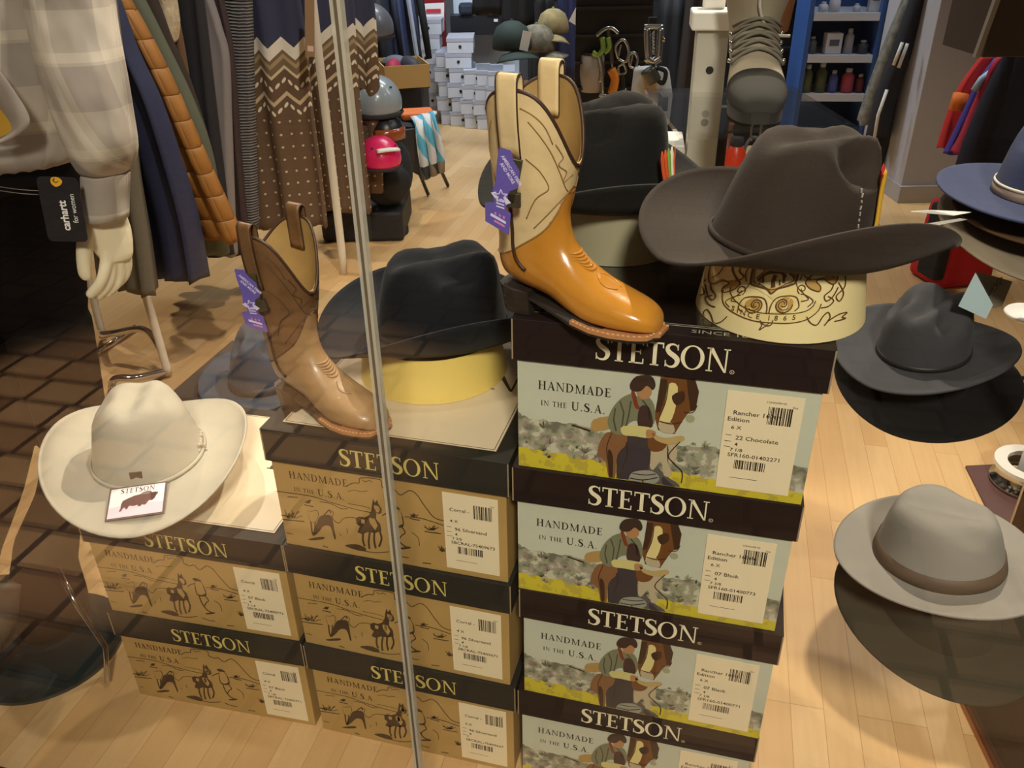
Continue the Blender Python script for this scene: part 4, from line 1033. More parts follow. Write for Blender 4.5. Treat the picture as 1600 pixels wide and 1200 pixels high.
MB().lathe([(.0, 0), (.158, 0), (.158, .008), (.0, .0085)], 48, (P(76, 1010, z=0) - ML)).build('base_plate', mat('teal_glass_base', S(34, 48, 50), .08, spec=.6, coat=.3), mq, True).modifiers.new('split', 'EDGE_SPLIT').split_angle = radians(40)
MB().tube([P(168, 1066, z=.008) - ML, P(164, 1010, z=.06) - ML, P(120, 945, z=.16) - ML, P(90, 890, z=.22) - ML], .006, 10).build('support_rod', mat('chrome', S(200, 200, 200), .12, 1.0), mq, True)

# ---------------------------------------------------------------- clothes rack and garments
CHROME = mat('chrome', S(200, 200, 200), .12, 1.0)
PAINT = mat('cream_rack_paint', S(226, 216, 196), .4)
RD = Vector((.62, .785, 0)); RN = Vector((-.785, .62, 0))
RA = Vector((-1.36, 2.69, 0)); RB = RA + RD * 1.12
rk = thing('clothes_rack', 'chrome and white clothes rack behind the mannequin', 'rack', tuple(RA))
def rp(p): return Vector(p) - RA
fa, fb = P(263, 585, z=0), P(150, 480, z=0)
fa2, fb2 = P(263, 585, z=.012), RA * 2 - P(263, 585, z=.012) + Vector((0, 0, .024))
MB().tube(smooth_path([rp(fa2), rp(fa2 + Vector((0, 0, .30)) + RN * .02), rp(fa2 + Vector((0, 0, 1.1)) + RN * .1), rp(RA + Vector((0, 0, 1.75)))], 6), .0135, 12).build('post', PAINT, rk, True)
MB().tube(smooth_path([rp(fb2), rp(fb2 + Vector((0, 0, .30)) - RN * .02), rp(fb2 + Vector((0, 0, 1.1)) - RN * .1), rp(RA + Vector((0, 0, 1.75)))], 6), .0135, 12).build('post', PAINT, rk, True)
pb = P(534, 392, y=3.46); ptp = P(488, 0, y=3.46)
MB().tube([rp((pb.x - .004, pb.y, .0)), rp(pb), rp(ptp), rp(ptp + (ptp - pb) * .9)], .017, 12).build('post', PAINT, rk, True)
MB().tube([rp(RA + Vector((0, 0, 1.74))), rp(RB + Vector((0, 0, 1.74)))], .015, 12).build('rail', CHROME, rk, True)
MB().tube(smooth_path([rp(fa2), rp(P(250, 545, z=.10)), rp(P(225, 515, z=.14)), rp(P(180, 520, z=.11)), rp(P(160, 522, z=.10)), rp(fb2 + Vector((0, 0, .03)))], 6), .012, 12).build('foot_bar', CHROME, rk, True)
MB().tube(smooth_path([rp(P(262, 580, z=.02)), rp(P(215, 590, z=.06)), rp(P(180, 592, z=.07)), rp(P(174, 610, z=.02)), rp(P(174, 626, z=.012))], 6), .012, 12).build('foot_bar', CHROME, rk, True)
MB().tube([rp(P(150, 552, z=.012)), rp(P(212, 512, z=.012))], .012, 10).build('foot_bar', CHROME, rk, True)
gR = 'garments hanging on the chrome rack'
def garment(name, label, edge, y0, m, width=.42, th=.045, seed=1, amp=.012, kf=9, cat='jacket', group=gR, top=1.66, n=44, hem=0.0, dirv=None, taper=1.0, extra=0):
    """hung cloth: the edge nearest the window follows the given line, the rest runs back to the far side"""
    rows, uv = [], []; r = random.Random(seed); ph = [r.uniform(0, 6.3) for _ in range(5)]
    D = (dirv or RN).normalized(); N = Vector((-D.y, D.x, 0))
    e = [P(x, y, y=y0) for x, y in edge]
    dz = (top - e[0].z)
    s0 = (e[0] - e[1]) / max(1e-3, (e[0].z - e[1].z))
    pts = []
    if dz > .05: pts = [e[0] + s0 * dz + D * .10, e[0] + s0 * dz * .75 + D * .02]
    pts = smooth_path(pts + e, 5); Z0, Z1 = pts[0].z, pts[-1].z
    base = pts[-1]
    for i, p in enumerate(pts):
        t = (Z0 - p.z) / (Z0 - Z1); row = []
        w = width * (1 - .35 * (1 - sstep(0, .16, t))) * lerp(taper, 1, t); hh = th * (.55 + .45 * t)
        for k in range(n):
            a = 2 * pi * k / n; cx = .5 - .5 * cos(a); cy = sin(a)
            q = p + D * (cx * w) + N * (cy * hh * (1 if abs(cy) < .999 else 1) * (abs(cy) ** -.45 if abs(cy) > 1e-3 else 1))
            wob = amp * (.3 + .7 * t) * (sin(kf * cx * pi + ph[0] + 1.2 * t) + .5 * sin(kf * 1.9 * cx * pi + ph[1] - 2 * t))
            q = q + N * wob + Vector((0, 0, -hem * t * cx))
            if i == len(pts) - 1: q.z += .006 * sin(7 * a + ph[2])
            row.append(q - base); uv.append((cx * w + (.0 if cy > 0 else .013), p.z))
        rows.append(row)
    mb = MB().grid(rows, True, 0, (True, True), uv)
    t_ = thing(name, label, cat, tuple(base), 0, group)
    mb.build('cloth_body', m, t_, True)
    # hanger hook over the rail
    top_p = rows[0][0] + D * (width * .33); mm = MB()
    mm.tube(smooth_path([top_p, top_p + Vector((0, 0, .05)), top_p + Vector((0, 0, .10)) + D * .015, top_p + Vector((0, 0, .115)), top_p + Vector((0, 0, .095)) - D * .018], 4), .002, 6)
    mm.build('hanger_hook', CHROME, t_, True)
    return t_
def uvmat(name, fn, rough=.85, **k):
    kk = NB(name, rough, **k); fn(kk, kk.sep(kk.tc.outputs['UV'])); return kk.m
def quilt(k, u):
    ln = k.math('FRACT', k.math('DIVIDE', k.math('ADD', u[1], k.math('MULTIPLY', k.noise(k.tc.outputs['UV'], 14), .03)), .078)); h = k.math('SINE', k.math('MULTIPLY', ln, pi))
    ln2 = k.math('FRACT', k.math('DIVIDE', u[0], .11)); h2 = k.math('SINE', k.math('MULTIPLY', ln2, pi))
    hh = k.math('MULTIPLY', k.math('POWER', h, .35), k.math('POWER', h2, .3))
    k.color(k.mix(k.noise(k.tc.outputs['Object'], 9), S(178, 122, 56), S(150, 98, 40)))
    hh = k.math('ADD', hh, k.math('MULTIPLY', k.noise(k.mapping(k.tc.outputs['UV'], scale=(30, 9, 1)), 1.5), .35))
    k.bump(hh, .9, .014)
def rib(k, u):
    f = k.math('SINE', k.math('MULTIPLY', k.math('ADD', u[1], k.math('MULTIPLY', k.noise(k.tc.outputs['UV'], 30), .006)), 2 * pi / .0105))
    k.color(k.mix(k.math('MULTIPLY_ADD', f, .5, .5), S(58, 56, 60), S(150, 148, 150))); k.bump(f, .7, .004)
def nordic(k, u):
    per = .085
    zig = k.math('MULTIPLY', k.math('ABSOLUTE', k.math('SUBTRACT', k.math('FRACT', k.math('DIVIDE', u[0], per)), .5)), .075)
    h = k.math('SUBTRACT', u[1], zig)
    ramp = k.n('ValToRGB'); k.nt.links.new(k.math('DIVIDE', k.math('SUBTRACT', h, .60), .5), ramp.inputs[0]); ramp.color_ramp.interpolation = 'CONSTANT'
    cols = [(0, (104, 80, 58)), (.335, (206, 184, 146)), (.365, (104, 80, 58)), (.52, (214, 196, 160)), (.545, (122, 100, 72)), (.59, (168, 146, 108)), (.625, (122, 100, 72)), (.65, (232, 224, 206)), (.735, (56, 58, 84))]
    el = ramp.color_ramp.elements
    while len(el) < len(cols): el.new(.5)
    for e_, (p_, c_) in zip(el, cols): e_.position, e_.color = p_, (*S(*c_), 1)
    def dots(per_x, per_y, rad, off=0, vv=None):
        dx = k.math('MULTIPLY', k.math('SUBTRACT', k.math('FRACT', k.math('DIVIDE', k.math('ADD', u[0], off), per_x)), .5), per_x)
        dy = k.math('MULTIPLY', k.math('SUBTRACT', k.math('FRACT', k.math('DIVIDE', vv if vv is not None else u[1], per_y)), .5), per_y)
        return k.math('LESS_THAN', k.math('ADD', k.math('MULTIPLY', dx, dx), k.math('MULTIPLY', dy, dy)), rad * rad)
    low = k.math('LESS_THAN', u[1], .74)
    c = k.mix(k.math('MULTIPLY', dots(.034, .046, .0042), low), ramp.outputs[0], S(204, 184, 150))
    row1 = k.math('MULTIPLY', k.math('GREATER_THAN', h, .815), k.math('LESS_THAN', h, .838))
    row2 = k.math('MULTIPLY', k.math('GREATER_THAN', h, .728), k.math('LESS_THAN', h, .751))
    d2 = dots(.0212, .023, .0075, .005, k.math('SUBTRACT', h, .815)); d3 = dots(.0212, .023, .0075, .005, k.math('SUBTRACT', h, .728))
    c = k.mix(k.math('MULTIPLY', d2, row1), c, S(230, 218, 190)); c = k.mix(k.math('MULTIPLY', d3, row2), c, S(230, 218, 190))
    k.color(c); k.bump(k.noise(k.tc.outputs['Object'], 160, 2), .4, .002)
M_NAVYC = mat('navy_nylon', S(52, 56, 84), .5, bump=(7, .5))
M_QUILT = uvmat('quilted_ochre_nylon', quilt, .55)
M_RIB = uvmat('ribbed_wool', rib)
M_NORD = uvmat('nordic_knit', nordic)
M_SHERPA = mat('sherpa_fleece', S(206, 188, 156), .95, bump=(90, 1.0), var=(60, .2))
cl = lambda n_, c_, **k: mat(n_, S(*c_), .8, bump=(9, .4), **k)
garment('shirt', 'grey green shirt hanging nearest the mannequin hand', [(205, 200), (216, 290), (230, 380), (240, 462)], 2.42, cl('grey_green_cotton', (112, 104, 86)), .30, .035, 2, .010, cat='shirt')
garment('jacket', 'navy jacket hanging beside the mannequin sleeve', [(178, 0), (205, 80), (240, 160), (272, 260), (296, 350), (311, 440)], 2.52, M_NAVYC, .40, .06, 3, .016)
garment('quilted_jacket', 'ochre quilted jacket on the rack', [(196, 0), (232, 66), (268, 140), (302, 220), (336, 298), (372, 378)], 2.62, M_QUILT, .40, .055, 4, .010)
garment('jacket', 'olive green padded jacket behind the ochre quilted jacket', [(214, 0), (248, 70), (290, 160), (318, 240), (334, 330), (346, 400)], 2.72, cl('olive_padded_cotton', (94, 98, 80)), .42, .055, 5, .016)
garment('coat', 'dark brown coat between the olive jacket and the fleece', [(240, 0), (262, 60), (296, 140), (330, 260), (352, 395)], 2.80, cl('dark_brown_wool', (60, 48, 38)), .42, .04, 6, .012, cat='coat')
garment('fleece_jacket', 'cream fleece lined jacket, its curly pile showing', [(268, 0), (272, 40), (268, 66)], 2.84, M_SHERPA, .34, .05, 7, .006)
garment('coat', 'tan brown suede coat under the cream fleece', [(272, 0), (288, 80), (302, 180), (322, 300), (336, 380)], 2.88, cl('tan_suede', (112, 84, 58)), .42, .035, 8, .010, cat='coat')
garment('coat', 'long black coat beside the grey coat', [(312, 0), (322, 90), (334, 200), (348, 320), (358, 400)], 2.96, cl('black_wool', (42, 42, 46)), .44, .05, 9, .012, cat='coat')
garment('coat', 'smooth grey coat with a slanting front edge', [(328, 0), (342, 46), (353, 92), (357, 200), (362, 340), (366, 400)], 3.04, cl('grey_wool', (150, 142, 140)), .44, .045, 10, .010, cat='coat')
garment('coat', 'maroon and charcoal coat behind the grey coat', [(346, 0), (362, 90), (372, 240), (386, 400)], 3.10, cl('charcoal_maroon_wool', (70, 54, 54)), .44, .035, 11, .010, cat='coat')
garment('cardigan', 'ribbed grey knitted cardigan beside the patterned sweaters', [(389, 0), (391, 100), (394, 220), (398, 360)], 3.16, M_RIB, .30, .045, 12, .006, cat='cardigan')
garment('knit_sweater', 'brown and navy zigzag patterned sweater, its front facing the window', [(470, 0), (482, 90), (490, 170), (503, 270), (512, 352)], 3.24, M_NORD, .37, .05, 13, .020, kf=5, cat='sweater', dirv=Vector((-.96, .1, 0)), n=60)
garment('knit_sweater', 'second zigzag patterned sweater, beyond the white rack post', [(552, 0), (556, 60), (562, 150), (572, 250), (581, 330)], 3.62, M_NORD, .34, .05, 14, .012, kf=5, cat='sweater', dirv=Vector((-.96, .3, 0)), n=60)
garment('knit_sweater', 'third zigzag patterned sweater, just showing behind the glass joint', [(583, 0), (588, 60), (594, 180), (598, 300)], 3.80, M_NORD, .30, .04, 15, .01, kf=5, cat='sweater', dirv=Vector((-.9, .42, 0)), n=48)
tk = thing('price_tag', 'long brown card tag hanging by the white rack post', 'tag', tuple(P(484, 44, y=3.12)), radians(10), None, rot=(0, radians(7), radians(8)))
MB().box((0, 0, 0), (.032, .0015, .185)).build('tag_card', mat('brown_tag_card', S(150, 118, 84), .6), tk)
MB().box((.002, -.001, -.066), (.020, .001, .018)).build('price_sticker', mat('pink_sticker', S(220, 190, 170), .6), tk)
# ---------------------------------------------------------------- side pane and the hats by it
def tint_mat():
    m = bpy.data.materials.new('smoked_side_glass'); m.use_nodes = True; nt = m.node_tree; nt.nodes.clear()
    o = nt.nodes.new('ShaderNodeOutputMaterial'); mx = nt.nodes.new('ShaderNodeMixShader'); t = nt.nodes.new('ShaderNodeBsdfTransparent'); g = nt.nodes.new('ShaderNodeBsdfGlossy')
    t.inputs[0].default_value = (.42, .31, .23, 1); g.inputs['Roughness'].default_value = 0.02; mx.inputs[0].default_value = .06
    nt.links.new(t.outputs[0], mx.inputs[1]); nt.links.new(g.outputs[0], mx.inputs[2]); nt.links.new(mx.outputs[0], o.inputs[0]); return m
sp0, sp1 = Vector((.895, 1.173, 0)), Vector((.862, .765, 0))
d_ = (sp1 - sp0); m = MB().box((sp0 + sp1) / 2 + Vector((0, 0, 1.3)), (.008, d_.length, 2.6), Matrix.Rotation(atan2(d_.y, d_.x) - pi / 2, 3, 'Z'))
struct(m.build('window_3', tint_mat()))
struct(MB().tube([sp0 + Vector((-.004, .004, 0)), sp0 + Vector((-.004, .004, 2.6))], .0022, 6).build('trim_4', mat('polished_glass_edge', S(206, 176, 140), .2)))
# hat display stand outside the frame carries the right hats on arms
stand = thing('hat_stand', 'white hat display stand with round trays, mostly past the right edge', 'hat stand', (1.50, 1.50, 0))
so = Vector((1.50, 1.50, 0)); WHT = mat('white_lacquer', S(236, 232, 222), .35); 
MB().lathe([(.0, .0), (.13, .0), (.13, .012), (.02, .022), (.0, .022)], 40).build('stand_base', CHROME, stand, True)
MB().tube([(0, 0, .01), (0, 0, 1.16)], .012, 12).build('pole', CHROME, stand, True)
def arm(tgt, r, z):
    MB().tube(smooth_path([(0, 0, z - .02), tuple((tgt - so) * .5 + Vector((0, 0, z - .02))), tuple(tgt - so + Vector((0, 0, z - .012)))], 4), .006, 8).build('arm', CHROME, stand, True)
    MB().lathe([(.0, 0), (r, 0), (r + .003, .004), (r, .008), (.0, .008)], 32, tuple(tgt - so + Vector((0, 0, z - .012)))).build('tray', WHT, stand, True)
def hloc(px, py, y): return P(px, py, y=y)
hcx = hloc(1442, 548, 1.47); hgx = hloc(1466, 868, 1.02); hnx = hloc(1628, 302, 1.50)
def flatv(v): return Vector((v.x, v.y, 0))
arm(flatv(hcx), .055, hcx.z - .055); arm(flatv(hnx), .05, hnx.z - .10)
q = P(1612, 494, y=1.62); MB().lathe([(.0, 0), (.052, 0), (.055, .004), (.052, .008), (.0, .008)], 32, tuple(q - so)).build('tray', mat('bright_white_tray', S(250, 250, 248), .3), stand, True)
t = thing('hat_bracket', 'small white tray bracketed to the smoked glass under the fedora', 'bracket', (hgx.x, hgx.y, hgx.z - .10))
MB().lathe([(.0, 0), (.05, 0), (.053, .004), (.05, .008), (.0, .008)], 32).build('tray', WHT, t, True)
MB().tube([(0, 0, -.004), (.10, .01, -.006), (.875 - hgx.x, .03, -.006)], .006, 8).build('arm', CHROME, t, True)
gH = 'hats on the display stand'
make_hat('felt_hat', 'charcoal grey pinched felt hat on the stand, sitting on a black hat', F_CHAR, tuple(hcx), -52, (2, -4), band=(mat('black_hat_band', S(36, 34, 34), .5), .002, .012), group=gH, a=.083, b=.094, H=.122, top=.92, curl=.03, bw=.086, bl=.088, dip=.002, dent=.030, side=.034, sy=.4, pull=.05, pinch=.05)
make_hat('felt_hat', 'black wide brimmed hat under the charcoal grey hat', F_JET, (hcx.x + .012, hcx.y - .012, hcx.z - .05), -38, (10, -2), group=gH, a=.080, b=.093, H=.06, top=.9, curl=.012, bw=.096, bl=.098, dip=.012, dent=.0, side=.0, pull=.02)
make_hat('fedora', 'light grey fedora with a dark brown band, beside the smoked glass', F_GREY, tuple(hgx), 66, (0, -5), band=(mat('brown_ribbon_band', S(98, 80, 64), .6), .001, .024), group=gH, a=.088, b=.096, H=.102, top=.82, curl=.012, bw=.060, bl=.060, dip=.004, dent=.014, side=.012, sy=.5, pull=.03, pinch=.10, slope=.006)
make_hat('felt_hat', 'dark olive wide brimmed hat beneath the light grey fedora', F_OLIVE, (hgx.x + .006, hgx.y - .03, hgx.z - .082), 30, (13, -3), group=gH, a=.084, b=.094, H=.06, top=.9, curl=.0, bw=.066, bl=.070, dip=.016, dent=.0, side=.0, pull=.0)
nv = make_hat('felt_hat', 'navy felt hat with cream cord band, topmost on the stand', F_NAVY, tuple(hnx), -30, (0, 0), group=gH, a=.084, b=.096, H=.13, top=.80, curl=.012, bw=.100, bl=.100, dip=.0, dent=.03, side=.02, pull=.03)
hat_band(.084, .096, .13, .80, .001, .017, mat('taupe_ribbon', S(160, 140, 126), .6), nv)
hat_band(.084, .096, .13, .80, .017, .022, mat('cream_cord', S(214, 206, 190), .6), nv, 'hat_cord', .003)
make_hat('felt_hat', 'brown felt hat squeezed between the navy hat and a taupe hat', felt('tobacco_felt', S(98, 72, 46)), (hnx.x + .010, hnx.y - .01, hnx.z - .034), -30, (3, 0), group=gH, a=.080, b=.092, H=.05, top=.9, curl=.006, bw=.076, bl=.080, dip=.0, dent=.0, side=0, pull=.0)
make_hat('felt_hat', 'taupe wide brimmed hat under the navy and brown hats', F_TAUPE, (hnx.x + .012, hnx.y - .012, hnx.z - .066), -30, (8, 3), group=gH, a=.078, b=.090, H=.05, top=.9, curl=.01, bw=.105, bl=.110, dip=.012, dent=.0, side=0, pull=.0)
def card(name, label, pts, y, m, parts=None, th=.0012, ys=None):
    w = [P(px, py, y=(ys[i] if ys else y)) for i, (px, py) in enumerate(pts)]; c = sum(w, Vector()) / len(w); t = thing(name, label, 'tag', tuple(c))
    mb = MB(); nrm = (w[1] - w[0]).cross(w[2] - w[0]).normalized() * th
    n = len(w); mb.add([p - c for p in w] + [p - c + nrm for p in w], [tuple(range(n)), tuple(reversed(range(n, 2 * n)))] + [(i, n + i, n + (i + 1) % n, (i + 1) % n) for i in range(n)])
    mb.build('tag_card', m, t); return t, c
WTAG = mat('white_tag_card', S(240, 238, 236), .4)
card('price_tag', 'white price tag sticking out below the navy hat brim', [(1424, 331), (1456, 329), (1518, 332), (1490, 337)], 1.36, WTAG, ys=[1.34, 1.36, 1.42, 1.38])
card('price_tag', 'second white tag, slanting under the first beside the navy hat', [(1430, 352), (1500, 341), (1512, 343), (1445, 356)], 1.36, mat('off_white_tag_card', S(214, 208, 200), .4), ys=[1.33, 1.40, 1.41, 1.34])
card('price_tag', 'pale blue square tag dangling from the taupe hat brim', [(1524, 426), (1497, 478), (1540, 498), (1551, 476)], 1.40, mat('pale_blue_tag_card', S(190, 214, 222), .4))
tb, tc_ = card('price_tag', 'taupe folded tag with dark script behind the pale blue tag', [(1526, 424), (1582, 440), (1566, 478), (1552, 482)], 1.42, mat('taupe_tag_card', S(128, 120, 104), .5))
m = MB()
for i, q in enumerate(([(1538, 462), (1544, 456), (1546, 462), (1550, 452)], [(1550, 454), (1554, 444), (1558, 450), (1552, 456)], [(1558, 446), (1560, 436), (1566, 434), (1562, 444), (1568, 442)])):
    m.tube([P(x, y, y=1.4165) - tc_ for x, y in sp2(q, 4)], .0007, 4)
m.build('tag_script', mat('tag_script_ink', S(50, 46, 40), .5), tb)
card('price_tag', 'brown card tag hanging below the black brim', [(1398, 656), (1434, 660), (1430, 690), (1390, 672)], 1.36, mat('brown_card', S(86, 66, 54), .6))
# maroon plate and chrome foot on the floor
t = thing('floor_plate', 'flat maroon plate on the floor under the chrome drum', 'plate', tuple(flatv(P(1600, 800, z=0))), 0)
pl_ = [P(*p, z=0) for p in ((1508, 731), (1575, 728), (1690, 880), (1578, 870))]
c = flatv(P(1600, 800, z=0)); MB().add([p - c + Vector((0, 0, z)) for z in (.001, .008) for p in pl_], [(3, 2, 1, 0), (4, 5, 6, 7)] + [(i, (i + 1) % 4, 4 + (i + 1) % 4, 4 + i) for i in range(4)]).build('plate_body', mat('maroon_steel', S(92, 60, 56), .5), t)
q = P(1606, 745, z=.03)
t = thing('drum_stand', 'low chrome drum with a white ring on top, on the maroon plate', 'stand', (q.x, q.y, .0085))
MB().lathe([(.085, 0), (.092, .004), (.092, .010), (.080, .014), (.080, .052)], 40).build('drum_body', CHROME, t, True)
MB().lathe([(.060, .054), (.092, .054), (.092, .066), (.060, .066), (.060, .054)], 40).build('white_ring', WHT, t)
MB().lathe([(.030, .0), (.030, .16), (.0, .16)], 28).build('drum_post', mat('grey_post', S(170, 168, 164), .4), t, True)
# ---------------------------------------------------------------- the shop behind
BLK = mat('black_cloth', S(30, 30, 34), .8, bump=(10, .4)); DNV = mat('dark_navy_cloth', S(36, 40, 58), .75, bump=(9, .5)); MID = mat('blue_cloth', S(70, 82, 120), .7)
def at_box(name, label, cat, p0, p1, y, depth, m, part='body', group=None, bev=.003, rz=0, z0=None):
    """a cabinet-like thing whose front face spans the two picture corners at distance y"""
    a, b = P(*p0, y=y), P(*p1, y=y); zt, zb_ = max(a.z, b.z), min(a.z, b.z)
    if z0 is not None: zb_ = z0
    t = thing(name, label, cat, ((a.x + b.x) / 2, y + depth / 2, zb_), rz, group)
    MB().box((0, 0, (zt - zb_) / 2), (abs(b.x - a.x), depth, zt - zb_)).build(part, m, t, bevel=bev)
    t['w'] = abs(b.x - a.x); t['h'] = zt - zb_
    return t
# rear wall fittings
t = at_box('sign_panel', 'dark red panel with a white notice, by the white shoe boxes', 'panel', (656, -60), (703, 176), 6.75, .06, mat('red_panel', S(132, 22, 30), .5), 'panel_body', z0=0)
h = t['h']
def on_panel(px, py): q = P(px, py, y=6.715) - t.location; return q
m = MB(); m.add([on_panel(*p) for p in ((659, 6), (694, 4), (694, 47), (659, 47))], [(0, 1, 2, 3)]); nb = m.build('notice', mat('white_notice', S(226, 222, 220), .5), t, solid=.004)
m = MB()
for y_, h_, mi in ((14, 6, 1), (26, 3.5, 0), (31, 3.5, 0), (36, 3, 0)):
    m.add([on_panel(*p) + Vector((0, -.012, 0)) for p in ((666, y_), (689, y_ - .5), (689, y_ + h_ - .5), (666, y_ + h_))], [(0, 1, 2, 3)], mi)
m.build('notice_lines', [mat('grey_ink', S(110, 110, 116), .5), mat('red_ink', S(196, 44, 56), .5)], nb)
at_box('wall_board', 'pale blue white board behind the stacked shoe boxes', 'board', (706, -40), (812, 172), 6.95, .05, mat('pale_board', S(196, 208, 222), .5), 'board_body', z0=0)
at_box('board_post', 'narrow grey pink upright in front of the pale board', 'post', (718, 50), (726, 90), 6.85, .04, mat('grey_pink_post', S(176, 164, 164), .5), 'post_body', z0=0)
t = at_box('shelf_unit', 'long black shelf above the white shoe boxes', 'shelf', (703, 24), (796, 54), 6.75, .12, mat('black_shelf', S(24, 24, 30), .5), 'shelf_body')
MB().box((.12, -.065, .10), (.03, .006, .018)).build('price_label', WTAG, t); MB().box((.02, -.065, .14), (.012, .006, .012)).build('price_label', WTAG, t)
for (x0, x1, y0, y1, mm, lb) in ((716, 740, 6, 23, 'dark_navy_cloth', 'folded dark navy garment on the long black shelf'), (758, 782, 2, 22, 'black_cloth', 'black folded garment on the long black shelf end')):
    at_box('folded_garment', lb, 'clothing', (x0, y0), (x1, y1), 6.72, .12, _M[mm], 'folded_cloth', bev=.02)
# white shoe boxes, each one a thing
M_SBX = mat('white_shoe_box', S(206, 208, 216), .55); M_SB2 = mat('grey_shoe_box', S(176, 178, 190), .55); M_DOT = mat('box_hole', S(30, 30, 34), .8)
proto = thing('shoe_box', 'x', 'box', (0, 0, 0), 0, 'white shoe boxes by the rear wall')
MB().box((0, .15, .050), (.185, .30, .098)).build('box_body', M_SBX, proto, bevel=.002)
MB().box((0, .15, .088), (.190, .304, .024)).build('box_lid', M_SB2, proto)
MB().lathe([(0, 0), (.011, 0)], 12).build('thumb_hole', M_DOT, proto)
hole = proto.children[-1]; hole.rotation_euler = (pi / 2, 0, 0); hole.location = (.0, -.0035, .045)
cols = [(672, 6.5, 7, 'narrow white column beside the red panel'), (704, 6.35, 5, 'first column right of the red panel'), (722, 6.30, 6, 'tall grey white column below the pale board'), (743, 6.22, 4, 'middle column of the white pile'), (763, 6.18, 4, 'fourth column of the white pile'), (782, 6.14, 4, 'column nearest the tan boot shaft')]
first = True; ordn = ['bottom', 'second', 'third', 'fourth', 'fifth', 'sixth', 'seventh']
for px, y, n_, nm in cols:
    for i in range(n_):
        base = P(px, 150, y=y); x = base.x + ((i * 37 + px) % 5 - 2) * .008
        loc = (x, y, i * .1005); lb = '%s white shoe box of the %s' % (ordn[i] if i < n_ - 1 else 'top', nm)
        if first: proto.location = loc; proto['label'] = lb; first = False
        else: dup(proto, loc, ((i * 13 + px) % 7 - 3) * .012, lb)
# dark jackets hung at the back left
for i, (px0, px1, hem, mm, lb) in enumerate(((560, 590, 196, BLK, 'black jacket at the near end of the rear rail'), (588, 612, 120, DNV, 'dark navy jacket on the rear rail'), (604, 634, 108, MID, 'blue striped sleeve jacket on the rear rail'), (624, 652, 116, BLK, 'black coat beside the red panel'))):
    a = P((px0 + px1) / 2, 20, y=5.9 + .1 * i); b = P((px0 + px1) / 2 + 6, hem, y=5.9 + .1 * i); w = (px1 - px0) / 1310 * 5.7
    t = thing('jacket', lb, 'jacket', (b.x, b.y, b.z), 0, 'dark jackets on the rear rail'); rows = []
    for k in range(9):
        u = k / 8; c = (a.lerp(b, u * 1.0) - b) + Vector((0, 0, .5 * (1 - u))); rows.append([c + Vector((w * (.35 + .3 * u) * cos(q * pi / 12) * (1 + .06 * sin(3 * q + k)), .12 * sin(q * pi / 12), 0)) for q in range(24)])
    MB().grid(rows, True, 0, (True, True)).build('cloth_body', mm, t, True)
    sl = MB(); sl.tube([rows[1][0], rows[4][0] + Vector((w * .3, -.05, 0)), rows[7][0] + Vector((w * .45, -.08, 0))], [w * .25, w * .22, w * .18], 10); sl.build('sleeve', mm, t, True)
    if i == 2:
        st = MB(); st.tube([rows[1][2] + Vector((w * .2, -.16, 0)), rows[7][2] + Vector((w * .5, -.2, 0))], .016, 6); st.build('reflective_stripe', mat('grey_stripe', S(160, 164, 176), .5), t)
# table with cardboard tray
t = at_box('display_table', 'black table carrying a cardboard tray, left of the red panel', 'table', (592, 138), (662, 200), 5.3, .5, BLK, 'table_body', z0=0)
tz = t.location.z + t['h']
c = P(630, 130, y=5.45); cb = thing('cardboard_tray', 'open tan cardboard tray on the black table', 'tray', (c.x, c.y, tz + .001), radians(16))
KR = mat('tan_cardboard', S(196, 158, 96), .7); w_, d2, h2 = .27, .34, .13
for nm, cc, ss in (('tray_floor', (0, 0, .003), (w_, d2, .006)), ('tray_side', (0, -d2 / 2, h2 / 2), (w_, .006, h2)), ('tray_side', (0, d2 / 2, h2 / 2), (w_, .006, h2)), ('tray_side', (-w_ / 2, 0, h2 / 2), (.006, d2, h2)), ('tray_side', (w_ / 2, 0, h2 / 2), (.006, d2, h2))):
    MB().box(cc, ss).build(nm, KR, cb)
for i, (dx, dy, col, lb) in enumerate(((-.06, -.05, (150, 30, 60), 'crimson glove rolled up in the cardboard tray'), (.05, .02, (50, 48, 56), 'black rolled glove in the cardboard tray'), (-.02, .09, (90, 92, 100), 'grey rolled glove at the back of the tray'))):
    R_ = Matrix.Rotation(radians(16), 3, 'Z') @ Vector((dx, dy, 0))
    g = thing('glove', lb, 'glove', (c.x + R_.x, c.y + R_.y, tz + .012), i * .7); MB().ball((0, 0, .075), (.05, .10, .07), 14, 10).build('glove_body', mat('glove_%d%d' % (col[0], col[1]), S(*col), .7, bump=(20, .5)), g, True); MB().lathe([(.035, 0), (.04, .05)], 14, (0, .07, .05)).build('glove_cuff', BLK, g, True)
